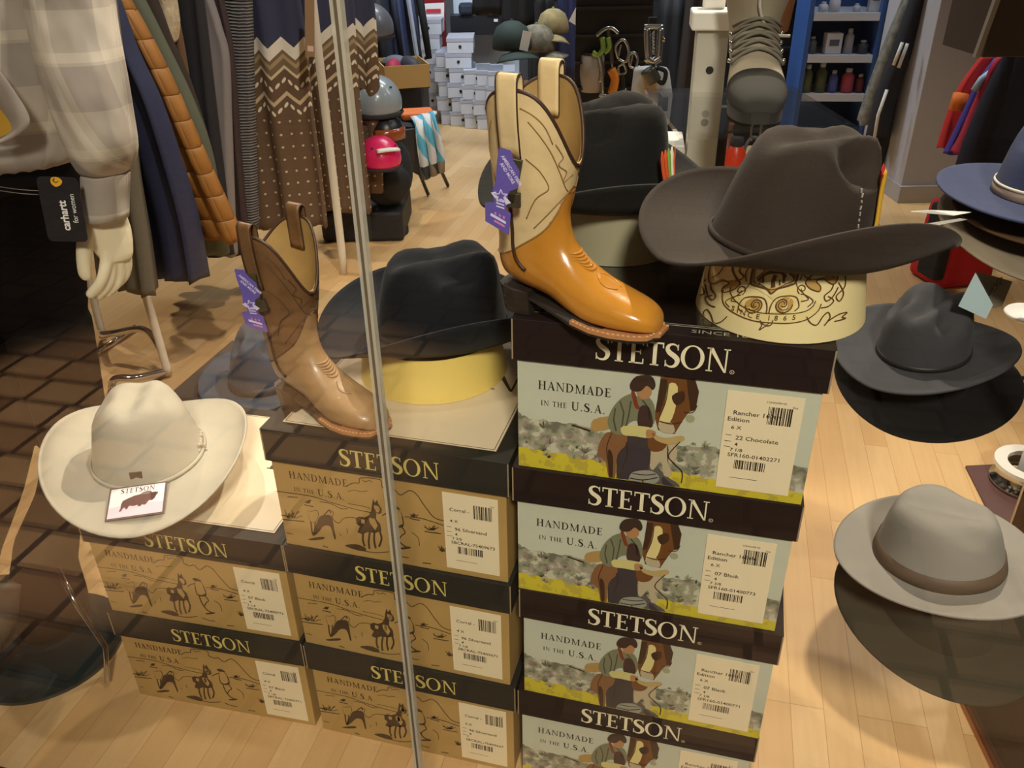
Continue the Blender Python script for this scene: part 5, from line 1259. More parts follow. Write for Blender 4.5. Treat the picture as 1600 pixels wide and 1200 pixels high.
# helmets on a stand
hs = thing('helmet_stand', 'black helmet stand behind the glass joint', 'stand', tuple(flatv(P(592, 300, y=4.0))))
MB().tube([(0, 0, .0), (0, 0, .9)], .016, 10).build('pole', BLK, hs, True); MB().lathe([(0, 0), (.13, 0), (.13, .02), (0, .02)], 28).build('stand_base', BLK, hs, True)
for z in (.13, .33, .56): MB().tube([(0, 0, z), (0, -.12, z + .02)], .012, 8).build('peg', BLK, hs, True)
def helmet(label, px, py, y, r, m, rz=0, strap=None, visor=None, tilt=(0, 0)):
    q = P(px, py, y=y); t = thing('ski_helmet', label, 'helmet', tuple(q), 0, None, rot=(radians(tilt[0]), radians(tilt[1]), radians(rz)))
    rows = []
    for i in range(14):
        a = -.35 + (pi / 2 + .35) * i / 13
        rows.append([(r * .92 * max(cos(a), .01) * cos(k * pi / 16), r * 1.08 * max(cos(a), .01) * sin(k * pi / 16), r * .95 * sin(a)) for k in range(32)])
    MB().grid(rows, True, 0, (False, True)).build('shell', m, t, True, solid=.012)
    MB().lathe([(r * .90, -.40 * r), (r * .96, -.34 * r), (r * .93, -.26 * r)], 32, sy=1.16, sx=1.0).build('rim_pad', mat('helmet_pad', S(44, 44, 48), .8), t, True)
    v = MB()
    for k in range(4): v.box((.35 * r * (k - 1.5), -.72 * r, .62 * r), (.09 * r, .06 * r, .03 * r), Matrix.Rotation(.8, 3, 'X'))
    v.build('vent', mat('helmet_vent', S(24, 24, 26), .8), t)
    if strap:
        s = MB(); s.tube([Vector((r * 1.00 * sin(a), -r * .62 - r * .40 * cos(a), r * .55 * cos(a * .7) + .0)) for a in [x / 8 - .4 for x in range(0, 9)]], .022, 8, flat=.35); s.build('white_strap', strap, t, True)
    if visor:
        g = MB(); g.grid([[(r * 1.04 * sin(a), -r * 1.14 * cos(a), z * r) for a in [x * .13 - .85 for x in range(14)]] for z in (-.22, .05, .30)], False); g.build('goggles', visor, t, True, solid=.02)
    return t
helmet('shiny pale grey ski helmet above the folding stool', 588, 160, 3.9, .125, mat('grey_helmet_shell', S(150, 160, 166), .25, coat=.5), 10)
helmet('pink ski helmet with a white strap, beside the folding stool', 594, 246, 3.72, .100, mat('pink_helmet_shell', S(222, 36, 96), .35, coat=.3), 24, strap=mat('white_strap_web', S(232, 230, 220), .6))
helmet('black ski helmet with goggles, between the grey and pink helmets', 600, 206, 3.86, .095, mat('black_helmet_shell', S(26, 26, 30), .35), 30, visor=mat('orange_goggle_lens', S(150, 76, 36), .2, coat=.5))
helmet('silver grey helmet high on the stand behind the glass joint', 578, 44, 4.2, .115, mat('silver_helmet_shell', S(112, 114, 124), .35, coat=.3), -20)
bg = thing('backpack', 'black backpack hanging by the pink helmet', 'bag', tuple(P(606, 300, y=3.95)), radians(20))
MB().ball((0, 0, .10), (.13, .09, .17), 20, 14).build('bag_body', BLK, bg, True); MB().ball((.02, -.07, .06), (.08, .05, .09), 16, 10).build('front_pocket', mat('black_pocket_cloth', S(24, 24, 26), .7), bg, True); MB().lathe([(0, 0), (.02, 0), (.02, .006), (0, .006)], 16, (-.07, -.10, .05)).build('yellow_badge', mat('lime_badge', S(190, 190, 60), .5), bg)
# folding stool with draped towel
fs = P(640, 250, y=4.4); f0 = flatv(fs); st = thing('folding_stool', 'black folding stool in front of the white boxes', 'stool', tuple(f0))
F0 = lambda px, py, y=None, z=None: (P(px, py, y=y) if z is None else P(px, py, z=z)) - f0
for a, b in (((669, 304), (622, 188)), ((622, 337), (652, 200)), ((700, 290), (650, 182))):
    MB().tube([F0(*a, z=.008), F0(*b, y=4.45)], .010, 8).build('leg', mat('black_stool_tube', S(40, 40, 44), .4), st, True)
sg = MB(); sg.add([F0(613, 196, y=4.25), F0(668, 200, y=4.25), F0(674, 184, y=4.65), F0(630, 180, y=4.65)], [(0, 1, 2, 3)]); sg.build('sling_seat', BLK, st, solid=.01)
sp_ = MB(); sp_.add([F0(618, 204, y=4.22), F0(648, 200, y=4.22), F0(662, 276, y=4.30), F0(612, 250, y=4.30)], [(0, 1, 2, 3)]); sp_.build('side_panel', mat('grey_mesh_cloth', S(72, 70, 70), .8), st, solid=.01)
def stripes(k, u):
    f = k.math('FRACT', k.math('ADD', k.math('MULTIPLY', u[0], 2.2), k.math('MULTIPLY', u[1], 1.6)))
    c = k.mix(k.math('LESS_THAN', f, .45), S(224, 222, 220), S(96, 184, 214)); g_ = k.math('LESS_THAN', u[1], .16)
    c = k.mix(g_, c, k.mix(k.math('LESS_THAN', f, .5), S(60, 74, 84), S(150, 140, 124))); k.color(k.mix(k.math('GREATER_THAN', u[1], .97), c, S(226, 130, 70)))
tw = thing('beach_towel', 'blue and white striped towel draped over the folding stool', 'towel', tuple(fs)); rows, uv = [], []
for i, (l, r_) in enumerate((((640, 182), (684, 176)), ((648, 198), (680, 180)), ((650, 222), (688, 212)), ((654, 250), (693, 240)), ((660, 282), (692, 268)))):
    y = (4.5, 4.16, 4.14, 4.12, 4.12)[i]; a, b = P(*l, y=y) - fs, P(*r_, y=y) - fs
    rows.append([a.lerp(b, k / 14) + Vector((0, .018 * sin(k * 1.25 + i * .3), 0)) for k in range(15)]); uv += [(k / 14, 1 - i / 4) for k in range(15)]
MB().grid(rows, False, 0, (False, False), uv).build('towel_cloth', uvmat('striped_towel', stripes), tw, True, solid=.012)
ot = thing('folded_cloth', 'orange folded cloth on top of the stool', 'cloth', tuple(P(652, 184, y=4.5)), .2); MB().box((0, 0, .02), (.17, .16, .035)).build('cloth_fold', mat('orange_cloth', S(226, 120, 60), .8, bump=(12, .6)), ot, bevel=.012)
# low black case on the floor with bright shoes
t = at_box('floor_case', 'low black case on the floor behind the white rack post', 'case', (498, 332), (632, 384), 3.86, .42, mat('black_case', S(26, 26, 30), .6), 'case_body', z0=0.0, bev=.02)
q = P(546, 356, y=3.92); sh_ = thing('trainer', 'yellow and black trainer on the low black case', 'shoe', (q.x, q.y, t['h'] + .001), radians(200)); sh_.scale = (.8,) * 3
MB().grid([[boot_ring(s * .5, 2 * pi * j / 20) for j in range(20)] for s in range(0, 18)], True, 0, (True, True)).build('shoe_upper', mat('lime_shoe', S(196, 208, 60), .6), sh_, True)
MB().box((.12, 0, .008), (.25, .07, .014)).build('shoe_sole', mat('dark_rubber', S(40, 36, 32), .7), sh_, bevel=.006)
# caps hanging in the middle
def cap(label, px, py, y, r, m, rz=0, tagm=True, group='caps on the middle display'):
    q = P(px, py, y=y); t = thing('cap', label, 'cap', tuple(q), radians(rz), group)
    MB().lathe([(r, -.02), (r * 1.02, 0), (r * .98, r * .4), (r * .78, r * .85), (r * .4, r * 1.1), (.004, r * 1.18)], 24, sy=1.1).build('cap_crown', m, t, True, solid=.004)
    br = MB(); br.grid([[(r * (.95 + .75 * u * (1 - .25 * (v / 6) ** 2)) * sin(v * .14), -r * (1.0 + .85 * u) * cos(v * .14), -.02 - .03 * u - .02 * (v / 6) ** 2) for v in range(-7, 8)] for u in (0, .35, .7, 1)], False); br.build('cap_visor', m, t, True, solid=.004)
    MB().ball((0, 0, r * 1.18), .008, 8, 6).build('cap_button', m, t, True)
    if tagm: MB().box((.3 * r, -r * 1.15, .3 * r), (.05, .004, .10), Matrix.Rotation(.25, 3, 'Y')).build('swing_tag', WTAG, t)
    return t
CAMO = mat('camouflage_cloth', S(112, 104, 88), .85, var=(28, .45)); GRN = mat('bottle_green_cloth', S(36, 50, 44), .8); KHK = mat('khaki_cloth', S(140, 124, 84), .85, var=(20, .3))
cap('bottle green cap with a white tag, left of the camouflage cap', 800, 70, 5.0, .108, GRN, 20)
cap('camouflage cap right of the bottle green cap', 838, 72, 5.1, .10, CAMO, 80, False)
cap('khaki patterned cap above the navy shirt', 864, 44, 5.2, .09, KHK, -10, False)
for i, (px, w, top_, hem, y, mm, lb) in enumerate(((850, 40, 58, 130, 5.4, BLK, 'black shirt below the camouflage cap'), (885, 44, 30, 120, 5.5, mat('navy_shirt_cloth', S(44, 50, 92), .8), 'navy shirt right of the khaki cap'), (930, 70, 0, 150, 5.7, BLK, 'black jacket under two white labels'), (980, 80, 0, 170, 5.9, mat('charcoal_jacket_cloth', S(40, 40, 46), .8), 'charcoal jacket behind the climbing gear'), (1068, 46, 40, 230, 5.2, mat('dark_umber_cloth', S(44, 34, 30), .8), 'dark umber coat beside the white post'), (1035, 60, 60, 220, 5.9, BLK, 'black trousers behind the white pouch'), (770, 60, -30, 22, 5.6, BLK, 'black jacket hanging over the long black shelf'), (810, 50, -40, 46, 5.5, BLK, 'black fleece above the bottle green cap'))):
    a, b = P(px, top_, y=y), P(px, hem, y=y); t = thing('hanging_garment', lb, 'clothing', tuple(b), 0, 'dark garments of the middle display'); H_ = a.z - b.z + .25; wd = w / 1310 * y * .98
    rows = [[(wd * (.30 + .2 * u) * cos(q * pi / 14) * (1 + .05 * sin(4 * q + 3 * u)), .08 * sin(q * pi / 14) + .015 * sin(q * 1.3), H_ * (1 - u)) for q in range(28)] for u in [k / 8 for k in range(9)]]
    MB().grid(rows, True, 0, (True, True)).build('cloth_body', mm, t, True)
    cM = MB(); cM.tube([Vector((wd * .2 * cos(x * pi / 6), .06 * sin(x * pi / 6), H_ + .01)) for x in range(13)], .015, 6); cM.build('collar', mm, t, True)
for px, py, lb in ((927, 16, 'white label card, the first of a pair over the black jacket'), (955, 15, 'white label card, the second of a pair over the black jacket')):
    q = P(px, py, y=5.45); t = thing('label_card', lb, 'label', tuple(q), .05); MB().box((0, 0, 0), (.105, .003, .095)).build('card', WTAG, t); MB().tube([(0, 0, .045), (.01, .01, .08)], .004, 6).build('string', BLK, t)
t = thing('label_card', 'small slanted white label above the navy shirt', 'label', tuple(P(900, 26, y=5.2)), 0, None, rot=(0, .5, 0)); MB().box((0, 0, 0), (.05, .003, .08)).build('card', WTAG, t)
# climbing gear
GREEN = mat('lime_green_metal', S(150, 190, 96), .35, .3); STEEL = mat('bright_steel', S(180, 186, 190), .25, .9)
def gear(name, label, cat, px, py, y, paths, extra=None):
    q = P(px, py, y=y); t = thing(name, label, cat, tuple(q), 0)
    for nm, pts, r, mm in paths: MB().tube(smooth_path([P(x_, y_, y=y) - q for x_, y_ in pts], 5), r, 8).build(nm, mm, t, True)
    return t
gear('ice_axe', 'lime green curved ice axe beside the tan boot', 'tool', 940, 80, 4.245, [('axe_head', [(926, 82), (934, 86), (942, 76), (941, 58)], .014, GREEN), ('spike', [(944, 82), (952, 74), (950, 58)], .013, GREEN), ('shaft', [(936, 86), (940, 110), (938, 128)], .012, STEEL)])
gear('carabiner', 'large steel carabiner on the climbing display', 'tool', 972, 78, 4.245, [('ring', [(966, 92), (962, 72), (974, 62), (982, 78), (978, 96), (966, 92)], .008, STEEL), ('gate', [(966, 88), (970, 70)], .006, STEEL)])
gear('carabiner', 'pale steel carabiner above the first, by the post', 'tool', 985, 20, 4.4, [('ring', [(972, 28), (974, 8), (990, 0), (996, 12), (988, 24), (972, 28)], .008, STEEL), ('gate', [(974, 24), (986, 20)], .006, STEEL)])
gear('ice_screw', 'thin steel ice screw hanging under the green ice axe', 'tool', 942, 140, 4.245, [('shaft', [(941, 118), (942, 146)], .008, STEEL), ('hanger', [(936, 148), (948, 150)], .012, STEEL)])
gear('knife', 'orange handled tool hanging in the climbing display', 'tool', 958, 128, 4.245, [('handle', [(955, 108), (961, 124), (956, 146)], .022, mat('orange_handle', S(226, 140, 40), .5)), ('blade', [(956, 146), (956, 156)], .010, STEEL)])
gear('quickdraw', 'steel quickdraw hanging right of the orange tool', 'tool', 970, 120, 4.245, [('ring', [(966, 104), (974, 100), (978, 112), (968, 116), (966, 104)], .007, STEEL), ('sling', [(972, 116), (974, 140)], .012, BLK), ('end_ring', [(970, 142), (978, 140), (977, 152), (970, 142)], .007, STEEL)])
gear('carabiner', 'small steel carabiner hooked beside the orange handled tool', 'tool', 988, 96, 4.245, [('ring', [(984, 104), (983, 88), (990, 82), (996, 92), (992, 106), (984, 104)], .007, STEEL), ('gate', [(985, 102), (989, 84)], .005, STEEL)])
gear('piton', 'row of thin steel pitons low on the climbing rack', 'tool', 996, 132, 4.245, [('blade', [(992, 112), (993, 150)], .008, STEEL), ('blade', [(1001, 110), (1003, 146)], .007, STEEL), ('eye_ring', [(990, 110), (996, 104), (1004, 108), (997, 114), (990, 110)], .006, STEEL)])
gear('ice_axe', 'bright steel headed ice axe above the green ice axe', 'tool', 950, 46, 4.245, [('axe_head', [(932, 56), (944, 46), (956, 44), (966, 52)], .010, STEEL), ('shaft', [(950, 46), (954, 70), (956, 98)], .010, mat('dark_steel', S(90, 88, 84), .4, .6)), ('spike', [(956, 98), (957, 106)], .006, STEEL)])
t = thing('chalk_bag', 'grey white cloth bag on the climbing display', 'bag', tuple(P(925, 112, y=4.3)), 0); MB().lathe([(.0, -.10), (.055, -.09), (.065, 0), (.06, .085), (.05, .09)], 20).build('bag_body', mat('pale_bag_cloth', S(178, 172, 172), .8), t, True); MB().tube([Vector((.056 * cos(x * pi / 8), .056 * sin(x * pi / 8), .085)) for x in range(17)], .007, 6).build('drawstring', BLK, t, True)
gr = thing('gear_rack', 'dark slatted rack carrying the climbing gear', 'rack', (P(958, 100, y=4.24).x, 4.27, 0))
MB().box((0, .02, .6), (.36, .02, 1.2)).build('rack_panel', mat('black_fixture', S(28, 27, 30), .7), gr)
for z in (.3, .5, .62, .74, .86, .98): MB().box((0, .004, z), (.36, .016, .012)).build('slat', mat('dark_rail', S(60, 60, 64), .4, .5), gr)
ph_ = thing('pouch_hook', 'dark upright with a hook carrying the white pouch', 'stand', (P(1020, 60, y=3.38).x, 3.40, 0))
MB().box((0, .012, .5), (.03, .02, 1.06)).build('upright', mat('black_fixture', S(28, 27, 30), .7), ph_); MB().tube([(0, 0, .99), (0, -.26, .985)], .007, 8).build('hook', CHROME, ph_, True); MB().box((0, .06, .01), (.2, .2, .02)).build('stand_foot', mat('black_fixture', S(28, 27, 30), .7), ph_)
# white pouch with round logo and the fork-like device hung on it
q = P(1020, 160, y=3.3); t = thing('dry_pouch', 'white roll pouch with a beige panel and curled logo, left of the white post', 'bag', tuple(q), 0)
def on_y(px, py, y=3.3): return P(px, py, y=y) - q
rows = []
for py, xl, xr in ((106, 992, 1042), (112, 990, 1046), (150, 985, 1051), (190, 992, 1046), (212, 1010, 1032)):
    a, b = on_y(xl, py), on_y(xr, py); c = (a + b) / 2; w = (b - a).length / 2
    rows.append([c + Vector((w * cos(k * pi / 12), .05 * sin(k * pi / 12), 0)) for k in range(24)])
MB().grid(rows, True, 0, (True, True)).build('pouch_body', mat('white_pouch_cloth', S(196, 202, 210), .5), t, True)
m = MB(); m.add([on_y(*p, 3.238) for p in ((1003, 118), (1026, 120), (1026, 205), (1012, 205))], [(0, 3, 2, 1)]); pn = m.build('beige_panel', mat('beige_pouch_panel', S(206, 182, 134), .6), t, solid=.003)
m = MB(); m.tube([on_y(x, y, 3.232) for x, y in sp2([(1012, 158), (1007, 162), (1006, 168), (1009, 172), (1013, 170), (1012, 165), (1008, 166)], 4)], .003, 5); m.tube([on_y(x, y, 3.232) for x, y in sp2([(1008, 163), (1012, 162), (1013, 158)], 4)], .003, 5); m.build('curled_logo', mat('dark_logo_ink', S(60, 52, 44), .5), pn)
t = gear('belay_device', 'silver two pronged clip device hanging over the white pouch', 'tool', 1020, 86, 3.15, [('prong', [(1011, 44), (1012, 76), (1014, 92)], .012, STEEL), ('prong', [(1032, 44), (1030, 76), (1028, 92)], .012, STEEL), ('bridge', [(1010, 90), (1020, 96), (1031, 90)], .014, STEEL), ('body_block', [(1012, 108), (1022, 128)], .028, mat('dark_steel', S(90, 88, 84), .4, .6)), ('spring', [(1021 + 1.6 * sin(i * 1.6), 48 + i * 1.3) for i in range(30)], .0035, STEEL), ('top_pin', [(1007, 42), (1036, 42)], .009, STEEL), ('strap_loop', [(1026, 106), (1040, 112), (1036, 130), (1026, 124)], .008, BLK)])
# white column with holes
t = thing('display_post', 'white capped post with round holes behind the brown hat', 'post', (P(1113, 44, y=1.98).x, 1.98, 0), radians(-8)); cl_, cz = P(1100, 44, y=1.98), P(1112, 22, y=1.98)
pw = .068; ph = cl_.z; WP = mat('white_post_paint', S(186, 182, 170), .45)
MB().box((0, 0, ph / 2), (pw, pw, ph)).build('post_body', WP, t, bevel=.003); MB().box((0, 0, ph + .019), (pw + .028, pw + .028, .038)).build('post_cap', mat('white_cap_paint', S(232, 230, 224), .35), t, bevel=.004)
MB().box((0, .02, ph + .078), (.046, .046, .08)).build('post_top', mat('white_cap_paint', S(232, 230, 224), .35), t, bevel=.004)
hl = MB()
for py in (112, 194, 270, 350):
    z_ = P(1098, py, y=1.93).z; hl.add([(.0 + .0085 * cos(k * pi / 10), -pw / 2 - .0006, z_ + .0085 * sin(k * pi / 10)) for k in range(20)], [tuple(range(20))])
hl.build('peg_hole', mat('peg_hole_dark', S(30, 26, 22), .8), t)
MB().box((-.16, .02, .90), (.24, .14, .034)).build('side_shelf', mat('white_shelf_paint', S(210, 210, 208), .4), t, bevel=.003)
t = at_box('display_plinth', 'dark low plinth behind the brown hat, right of the white post', 'plinth', (1112, 286), (1196, 380), 2.75, .34, mat('black_fixture', S(28, 27, 30), .7), 'plinth_body', z0=0)
pz = t['h']
q = P(1126, 262, y=2.85); c_ = thing('cloth_pouch', 'dusty pink cloth pouch on the dark plinth beside the white post', 'pouch', (q.x, q.y, pz + .001), .3); MB().lathe([(.0, 0), (.05, .004), (.058, .05), (.042, .11), (.022, .15), (.03, .17)], 20).build('pouch_body', mat('dusty_pink_cloth', S(150, 98, 90), .85, bump=(14, .6)), c_, True); MB().tube([Vector((.024 * cos(k * pi / 8), .024 * sin(k * pi / 8), .148)) for k in range(17)], .005, 6).build('drawstring', BLK, c_, True)
q = P(1146, 270, y=2.78); c_ = thing('drink_bottle', 'orange red drink bottle with a dark cap on the dark plinth', 'bottle', (q.x, q.y, pz + .001)); MB().lathe([(0, 0), (.030, 0), (.033, .01), (.033, .09), (.02, .115)], 20).build('bottle_body', mat('orange_red_plastic', S(206, 62, 36), .35), c_, True); MB().lathe([(.021, .112), (.021, .14), (0, .14)], 16).build('bottle_cap', BLK, c_, True)
q = P(1174, 262, y=2.85); c_ = thing('gear_loop', 'dark cord loop with a steel clip on the dark plinth', 'tool', (q.x, q.y, pz + .001)); MB().tube(smooth_path([(-.03, 0, .006), (-.03, 0, .09), (0, .01, .12), (.03, 0, .09), (.03, 0, .006)], 5), .006, 8).build('cord', mat('grey_cord', S(96, 98, 100), .7), c_, True); MB().tube(smooth_path([(-.012, 0, .11), (-.016, 0, .16), (0, 0, .19), (.016, 0, .16), (.012, 0, .11)], 5), .004, 8).build('clip', STEEL, c_, True)
# hiking boot on a clear shelf
hbq = P(1178, 190, y=1.62); t = thing('glass_shelf', 'clear shelf carrying the hiking boot', 'shelf', (hbq.x + .02, 1.78, hbq.z - .012)); MB().box((0, 0, 0), (.34, .44, .010)).build('shelf_pane', GLASS, t)
for sx in (-.13, .13): MB().box((sx, .2, -.02), (.012, .06, .03)).build('bracket', BLK, t)
MB().box((.0, .21, -(hbq.z - .05) / 2 - .03), (.05, .03, hbq.z - .06)).build('shelf_support', mat('dark_support', S(44, 40, 36), .6), t)
bo = thing('hiking_boot', 'taupe laced hiking boot with a grey rubber toe, on the clear shelf', 'boot', (hbq.x + .05, hbq.y + .285, hbq.z - .004), radians(-98)); bo.scale = (1.16,) * 3
NS = 40; rg = [[boot_ring(s * .33, 2 * pi * j / NS) for j in range(NS)] for s in range(0, 36)]
up = [[Vector((p.x, p.y * 1.12, p.z * (1.08 if i < 20 else 1.0))) for p in r_] for i, r_ in enumerate(rg)]
MB().grid(up[10:], True, 0, (False, False)).build('upper', mat('taupe_nubuck', S(150, 138, 118), .8, bump=(60, .2)), bo, True, solid=.004)
MB().grid(up[:13], True, 0, (True, False)).build('toe_cap', mat('grey_rubber_toe', S(60, 58, 55), .85, spec=.15), bo, True)
l = MB()
for i in range(6):
    s = 5.2 + i * .62
    for e in (-1, 1): l.tube([Vector((p.x, p.y * 1.12, p.z * (1.08 if s < 6.6 else 1.0))) for p in [boot_ring(s + .32 * e * x / 6, x / 6 * .34 * pi, -.004) for x in range(-6, 7)]], .0030, 6)
l.build('laces', mat('grey_brown_laces', S(112, 104, 90), .7), bo, True)
w = MB(); p = [boot_ring(s * .4, pi * .5) for s in range(0, 20)]; ring = [(v.x + (.002 if i < 2 else 0), v.y * 1.02) for i, v in enumerate(p)]; ring = ring + [(x, -y) for x, y in reversed(ring)]
n = len(ring); w.add([(x, y, .0) for x, y in ring] + [(x, y, .018) for x, y in ring], [tuple(range(n)), tuple(reversed(range(n, 2 * n)))] + [(i, n + i, n + (i + 1) % n, (i + 1) % n) for i in range(n)]); w.build('lug_sole', mat('dark_rubber', S(40, 36, 32), .7), bo)
k_ = MB()
for i in range(4):
    for e in (-1, 1): pnt = boot_ring(5.4 + i * .8, e * .36 * pi, -.006); k_.ball((pnt.x, pnt.y * 1.12, pnt.z * 1.04), .0042, 8, 6)
k_.build('lace_hooks', STEEL, bo, True)
q = P(1196, 18, y=1.86); t = thing('leather_boot', 'brown leather boot hanging above the hiking boot', 'boot', tuple(q), .3); MB().lathe([(.03, -.045), (.05, -.035), (.055, .02), (.05, .12), (.052, .2)], 22).build('boot_shaft', mat('russet_leather', S(122, 74, 44), .5), t, True); MB().box((-.035, -.03, .03), (.045, .03, .12)).build('pale_panel', mat('pale_suede', S(178, 166, 146), .8), t, bevel=.01); MB().tube(smooth_path([(-.05, -.06, .09), (-.06, -.07, .02), (-.03, -.07, -.03), (.02, -.065, -.04)], 4), .0035, 6).build('loose_lace', mat('pale_laces', S(190, 182, 168), .7), t, True)
# blue shelving
a, b = P(1243, 195, y=5.0), P(1345, 195, y=5.0); t = thing('blue_shelf_unit', 'blue shelf unit with white shelf edges', 'shelf', ((a.x + b.x) / 2, 5.0, 0), radians(-6)); BW_ = (b.x - a.x); BL = mat('blue_panel', S(56, 92, 158), .5)
MB().box((0, .35, .75), (BW_, .03, 1.5)).build('back_panel', mat('blue_back_panel', S(40, 70, 122), .5), t); MB().box((-BW_ / 2, .17, .75), (.025, .36, 1.5)).build('side_panel', BL, t); MB().box((BW_ / 2, .17, .75), (.025, .36, 1.5)).build('side_panel', BL, t)
MB().box((0, .05, .12), (BW_ - .03, .05, .24)).build('plinth', BL, t)
SH = {}
for py, x0, x1 in ((28, 1289, 1363), (94, 1277, 1363), (155, 1263, 1349)):
    z = P(1310, py, y=4.95).z; SH[py] = z; MB().box((0, .16, z), (BW_ - .03, .34, .04)).build('shelf_board', mat('white_shelf_edge', S(206, 208, 214), .4), t)
goods = [(28, -.12, .05, .05, (214, 216, 220), 'small white jar on the top blue shelf'), (28, -.06, .06, .08, (206, 206, 214), 'white tub beside the jar on the top blue shelf'), (28, .06, .04, .04, (196, 196, 200), 'little pale tin on the top blue shelf'), (28, .15, .06, .14, (190, 190, 196), 'tall pale carton on the top blue shelf'),
         (94, -.15, .05, .09, (90, 96, 96), 'dark glass bottle on the middle blue shelf'), (94, -.04, .09, .11, (206, 206, 210), 'white printed carton on the middle blue shelf'), (94, .05, .05, .13, (160, 162, 170), 'grey spray can on the middle blue shelf'), (94, .13, .06, .07, (60, 62, 74), 'black tin on the middle blue shelf'),
         (155, -.15, .06, .15, (96, 100, 60), 'olive bottle on the lowest blue shelf'), (155, -.07, .06, .16, (80, 84, 52), 'second olive bottle on the lowest blue shelf'), (155, .0, .05, .12, (84, 92, 170), 'violet bottle on the lowest blue shelf'), (155, .08, .07, .13, (176, 66, 84), 'red pink bottle on the lowest blue shelf'), (155, .15, .05, .10, (110, 40, 44), 'dark red can on the lowest blue shelf')]
for py, dx, w, h_, c, lb in goods:
    R_ = Matrix.Rotation(radians(-6), 3, 'Z') @ Vector((dx, .05, 0)); g = thing('bottle' if 'bottle' in lb or 'can' in lb else 'carton' if 'carton' in lb else 'tin', lb, 'product', (t.location.x + R_.x, 5.0 + R_.y, SH[py] + .021), 0, 'goods on the blue shelves'); mm = mat('goods_%d_%d_%d' % c, S(*c), .5)
    if 'carton' in lb: MB().box((0, 0, h_ / 2), (w, w * .7, h_)).build('carton_body', mm, g, bevel=.003); MB().box((0, -w * .36, h_ * .55), (w * .6, .002, h_ * .3)).build('carton_label', mat('goods_label', S(90, 92, 110), .5), g)
    else: MB().lathe([(0, 0), (w * .5, 0), (w * .5, h_ * .7), (w * .25, h_ * .82), (w * .22, h_ * .9)], 18).build('container_body', mm, g, True); MB().lathe([(w * .26, h_ * .86), (w * .26, h_), (0, h_)], 16).build('container_cap', mat('goods_cap', S(190, 190, 196), .5), g, True)
# jackets right of the blue shelf
gJ = 'jackets on the right rail'
jk = lambda n_, c_, **k: mat(n_, S(*c_), .8, bump=(9, .4), **k)
def jacket_r(label, edge, y0, m, width, th, seed, trim=None, name='jacket'):
    t = garment(name, label, edge, y0, m, width, th, seed, .012, 5, 'jacket', gJ, top=1.75, dirv=Vector((.5, .86, 0)))
    if trim:
        c_ = Vector(t.location); tr_ = MB()
        for q in trim[1]: tr_.tube([P(x_, y_, y=y0 - th - .02) - c_ for x_, y_ in q], trim[2], 6)
        tr_.build('trim_stripe', trim[0], t, True)
    return t
jacket_r('grey camouflage jacket beside the blue shelf', [(1410, 30), (1394, 70), (1376, 120), (1358, 175), (1352, 196)], 4.6, jk('grey_camo', (120, 116, 104), var=(30, .4)), .30, .05, 21)
jacket_r('black jacket with two white sleeve stripes', [(1420, 40), (1404, 90), (1382, 150), (1366, 218)], 4.5, jk('black_softshell', (34, 34, 42)), .34, .05, 22, (mat('white_stripe', S(220, 216, 210), .6), ([(1410, 66), (1396, 102)], [(1418, 68), (1404, 106)], [(1386, 140), (1372, 180), (1366, 216)]), .008))
jacket_r('teal and sky blue jacket behind the striped jacket', [(1428, 80), (1416, 140), (1400, 176), (1392, 204)], 4.75, jk('teal_cloth', (60, 124, 124)), .30, .05, 23, (mat('sky_blue_panel', S(140, 190, 226), .6), ([(1420, 108), (1412, 140)],), .022))
jacket_r('olive brown parka at the top beside the grey partition', [(1452, -20), (1440, 60), (1428, 140)], 5.4, jk('olive_brown_cloth', (84, 78, 62)), .40, .10, 24, name='parka')
jacket_r('black trousers low under the striped jackets', [(1388, 190), (1372, 230), (1360, 262)], 4.6, BLK, .30, .06, 25, name='trousers')
# grey partition wall
a, b = P(1402, 316, z=0), P(1460, 336, z=0)
pt = thing('partition', 'grey partition panel rising beside the red jackets', 'partition', (a.x, a.y, 0), 0); q2 = P(1640, 316, z=0) - a
MB().box((.26, .3, 1.4), (.52, .6, 2.8)).build('panel_body', mat('grey_partition_paint', S(176, 172, 176), .7), pt, bevel=.004); MB().box((.262, .29, .045), (.54, .62, .09)).build('skirting', mat('pale_skirting', S(170, 164, 160), .6), pt)
gQ = 'jackets beside the grey partition'
def jacket_q(label, edge, y0, m, width, th, seed, trim=None, name='jacket', cat='jacket', top=1.6):
    t = garment(name, label, edge, y0, m, width, th, seed, .010, 5, cat, gQ, top=top, dirv=Vector((.93, .36, 0)))
    if trim:
        c_ = Vector(t.location); tr_ = MB(); tr_.tube([P(x_, y_, y=y0 - th - .02) - c_ for x_, y_ in trim[1]], trim[2], 6); tr_.build('trim_stripe', trim[0], t, True)
    return t
jacket_q('red jacket with an orange panel beside the partition', [(1536, 88), (1510, 124), (1492, 160), (1478, 205), (1470, 232)], 3.55, jk('red_cloth', (206, 50, 52)), .14, .035, 31, (mat('orange_panel', S(232, 122, 36), .6), [(1502, 146), (1494, 172)], .030), top=.9)
jacket_q('purple blue jacket with a pale blue collar stripe', [(1556, 92), (1530, 130), (1508, 180), (1492, 216), (1480, 240)], 3.42, jk('violet_cloth', (76, 64, 168)), .16, .03, 32, (mat('pale_blue_stripe', S(170, 200, 232), .6), [(1556, 108), (1534, 124), (1522, 142)], .014), top=.9)
jacket_q('crimson vest next to the purple blue jacket', [(1540, 120), (1520, 168), (1502, 216), (1490, 238)], 3.36, jk('crimson_cloth', (176, 40, 66)), .14, .03, 33, name='vest', top=.9)
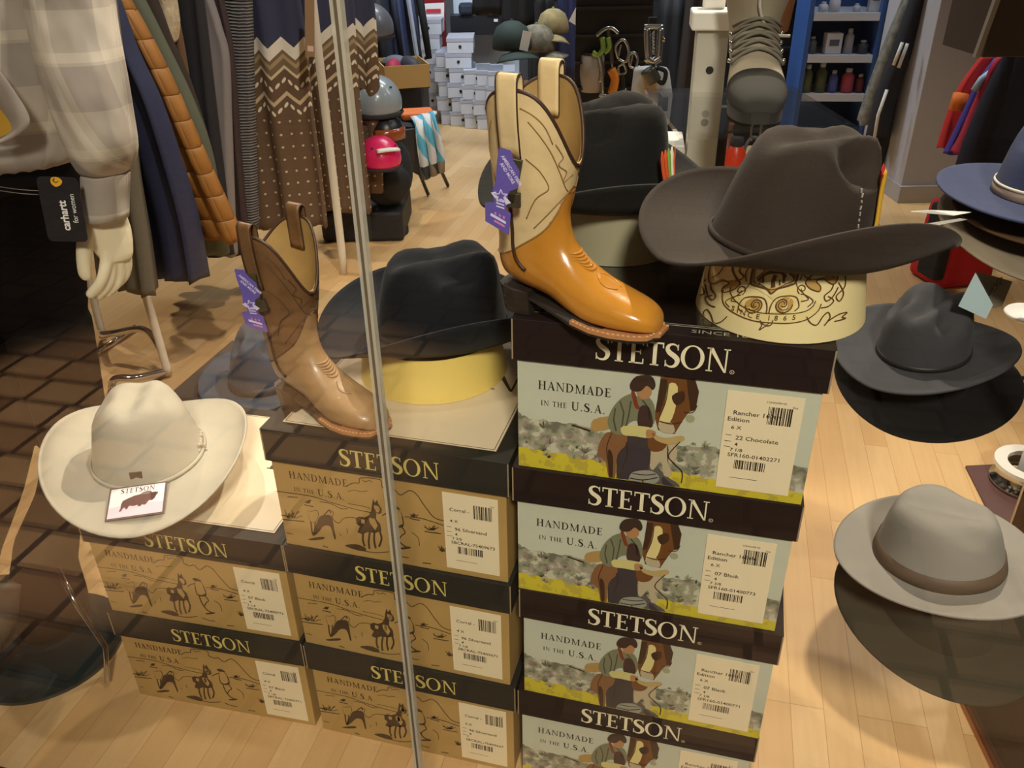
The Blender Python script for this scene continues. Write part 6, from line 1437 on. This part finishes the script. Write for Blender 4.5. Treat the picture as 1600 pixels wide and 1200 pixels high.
jacket_q('dark navy jacket hanging right of the crimson vest', [(1560, 110), (1536, 160), (1512, 220), (1500, 262)], 3.26, jk('ink_navy_cloth', (32, 36, 60)), .46, .08, 34, top=.95)
jacket_q('pink garment at the top beside the partition', [(1520, -20), (1518, 10), (1517, 30)], 3.6, jk('pink_cloth', (216, 156, 146)), .10, .03, 35, name='shirt', cat='shirt', top=1.2)
jacket_q('black garment below the pink one by the partition', [(1514, 26), (1516, 48), (1520, 60)], 3.7, BLK, .12, .04, 36, name='vest', top=1.0)
bgq = P(1500, 290, y=3.3); t = thing('holdall', 'bright red bag standing on the floor under the navy jacket', 'bag', (bgq.x + .05, bgq.y, .0), .2); MB().box((0, 0, .17), (.26, .22, .34), None, 0, .85).build('bag_body', jk('scarlet_cloth', (204, 32, 42)), t, bevel=.03); MB().tube(smooth_path([(-.08, -.1, .33), (-.06, -.1, .42), (.06, -.1, .42), (.08, -.1, .33)], 5), .010, 8).build('carry_handle', BLK, t, True); MB().box((-.145, -.06, .2), (.05, .12, .30)).build('black_end', BLK, t, bevel=.012)
t = at_box('shelf_corner', 'dark shelf end at the top right corner', 'shelf', (1562, -20), (1650, 88), 3.0, .3, mat('umber_board', S(74, 62, 52), .6), 'shelf_body'); MB().box((-t['w'] / 2 - .008, -.16, t['h'] / 2 + .05), (.016, .02, t['h'] + .1), Matrix.Rotation(.12, 3, 'Y')).build('pale_edge', mat('pale_edge_strip', S(170, 166, 160), .5), t)
# dark fixtures closing the view between the displays
for p0, p1, y, lb in (((826, -60), (1060, 178), 6.9, 'tall dark wall fixture behind the climbing display'), ((1120, -60), (1250, 210), 5.6, 'dark fixture behind the hiking boot'), ((1350, -80), (1470, 120), 6.6, 'dark fixture behind the striped jackets'), ((540, -60), (660, 140), 6.9, 'dark fixture behind the rear jackets')):
    t = at_box('wall_fixture', lb, 'fixture', p0, p1, y, .3, mat('black_fixture', S(28, 27, 30), .7), 'fixture_panel', z0=0); 
    for k in range(3): MB().box((0, -.17, t['h'] * (.3 + .25 * k)), (t['w'] * .96, .05, .02)).build('fixture_rail', mat('dark_rail', S(60, 60, 64), .4, .5), t)
# tidy helper values off the finished things
for o in bpy.data.objects:
    for k_ in ('w', 'h'):
        if k_ in o: del o[k_]
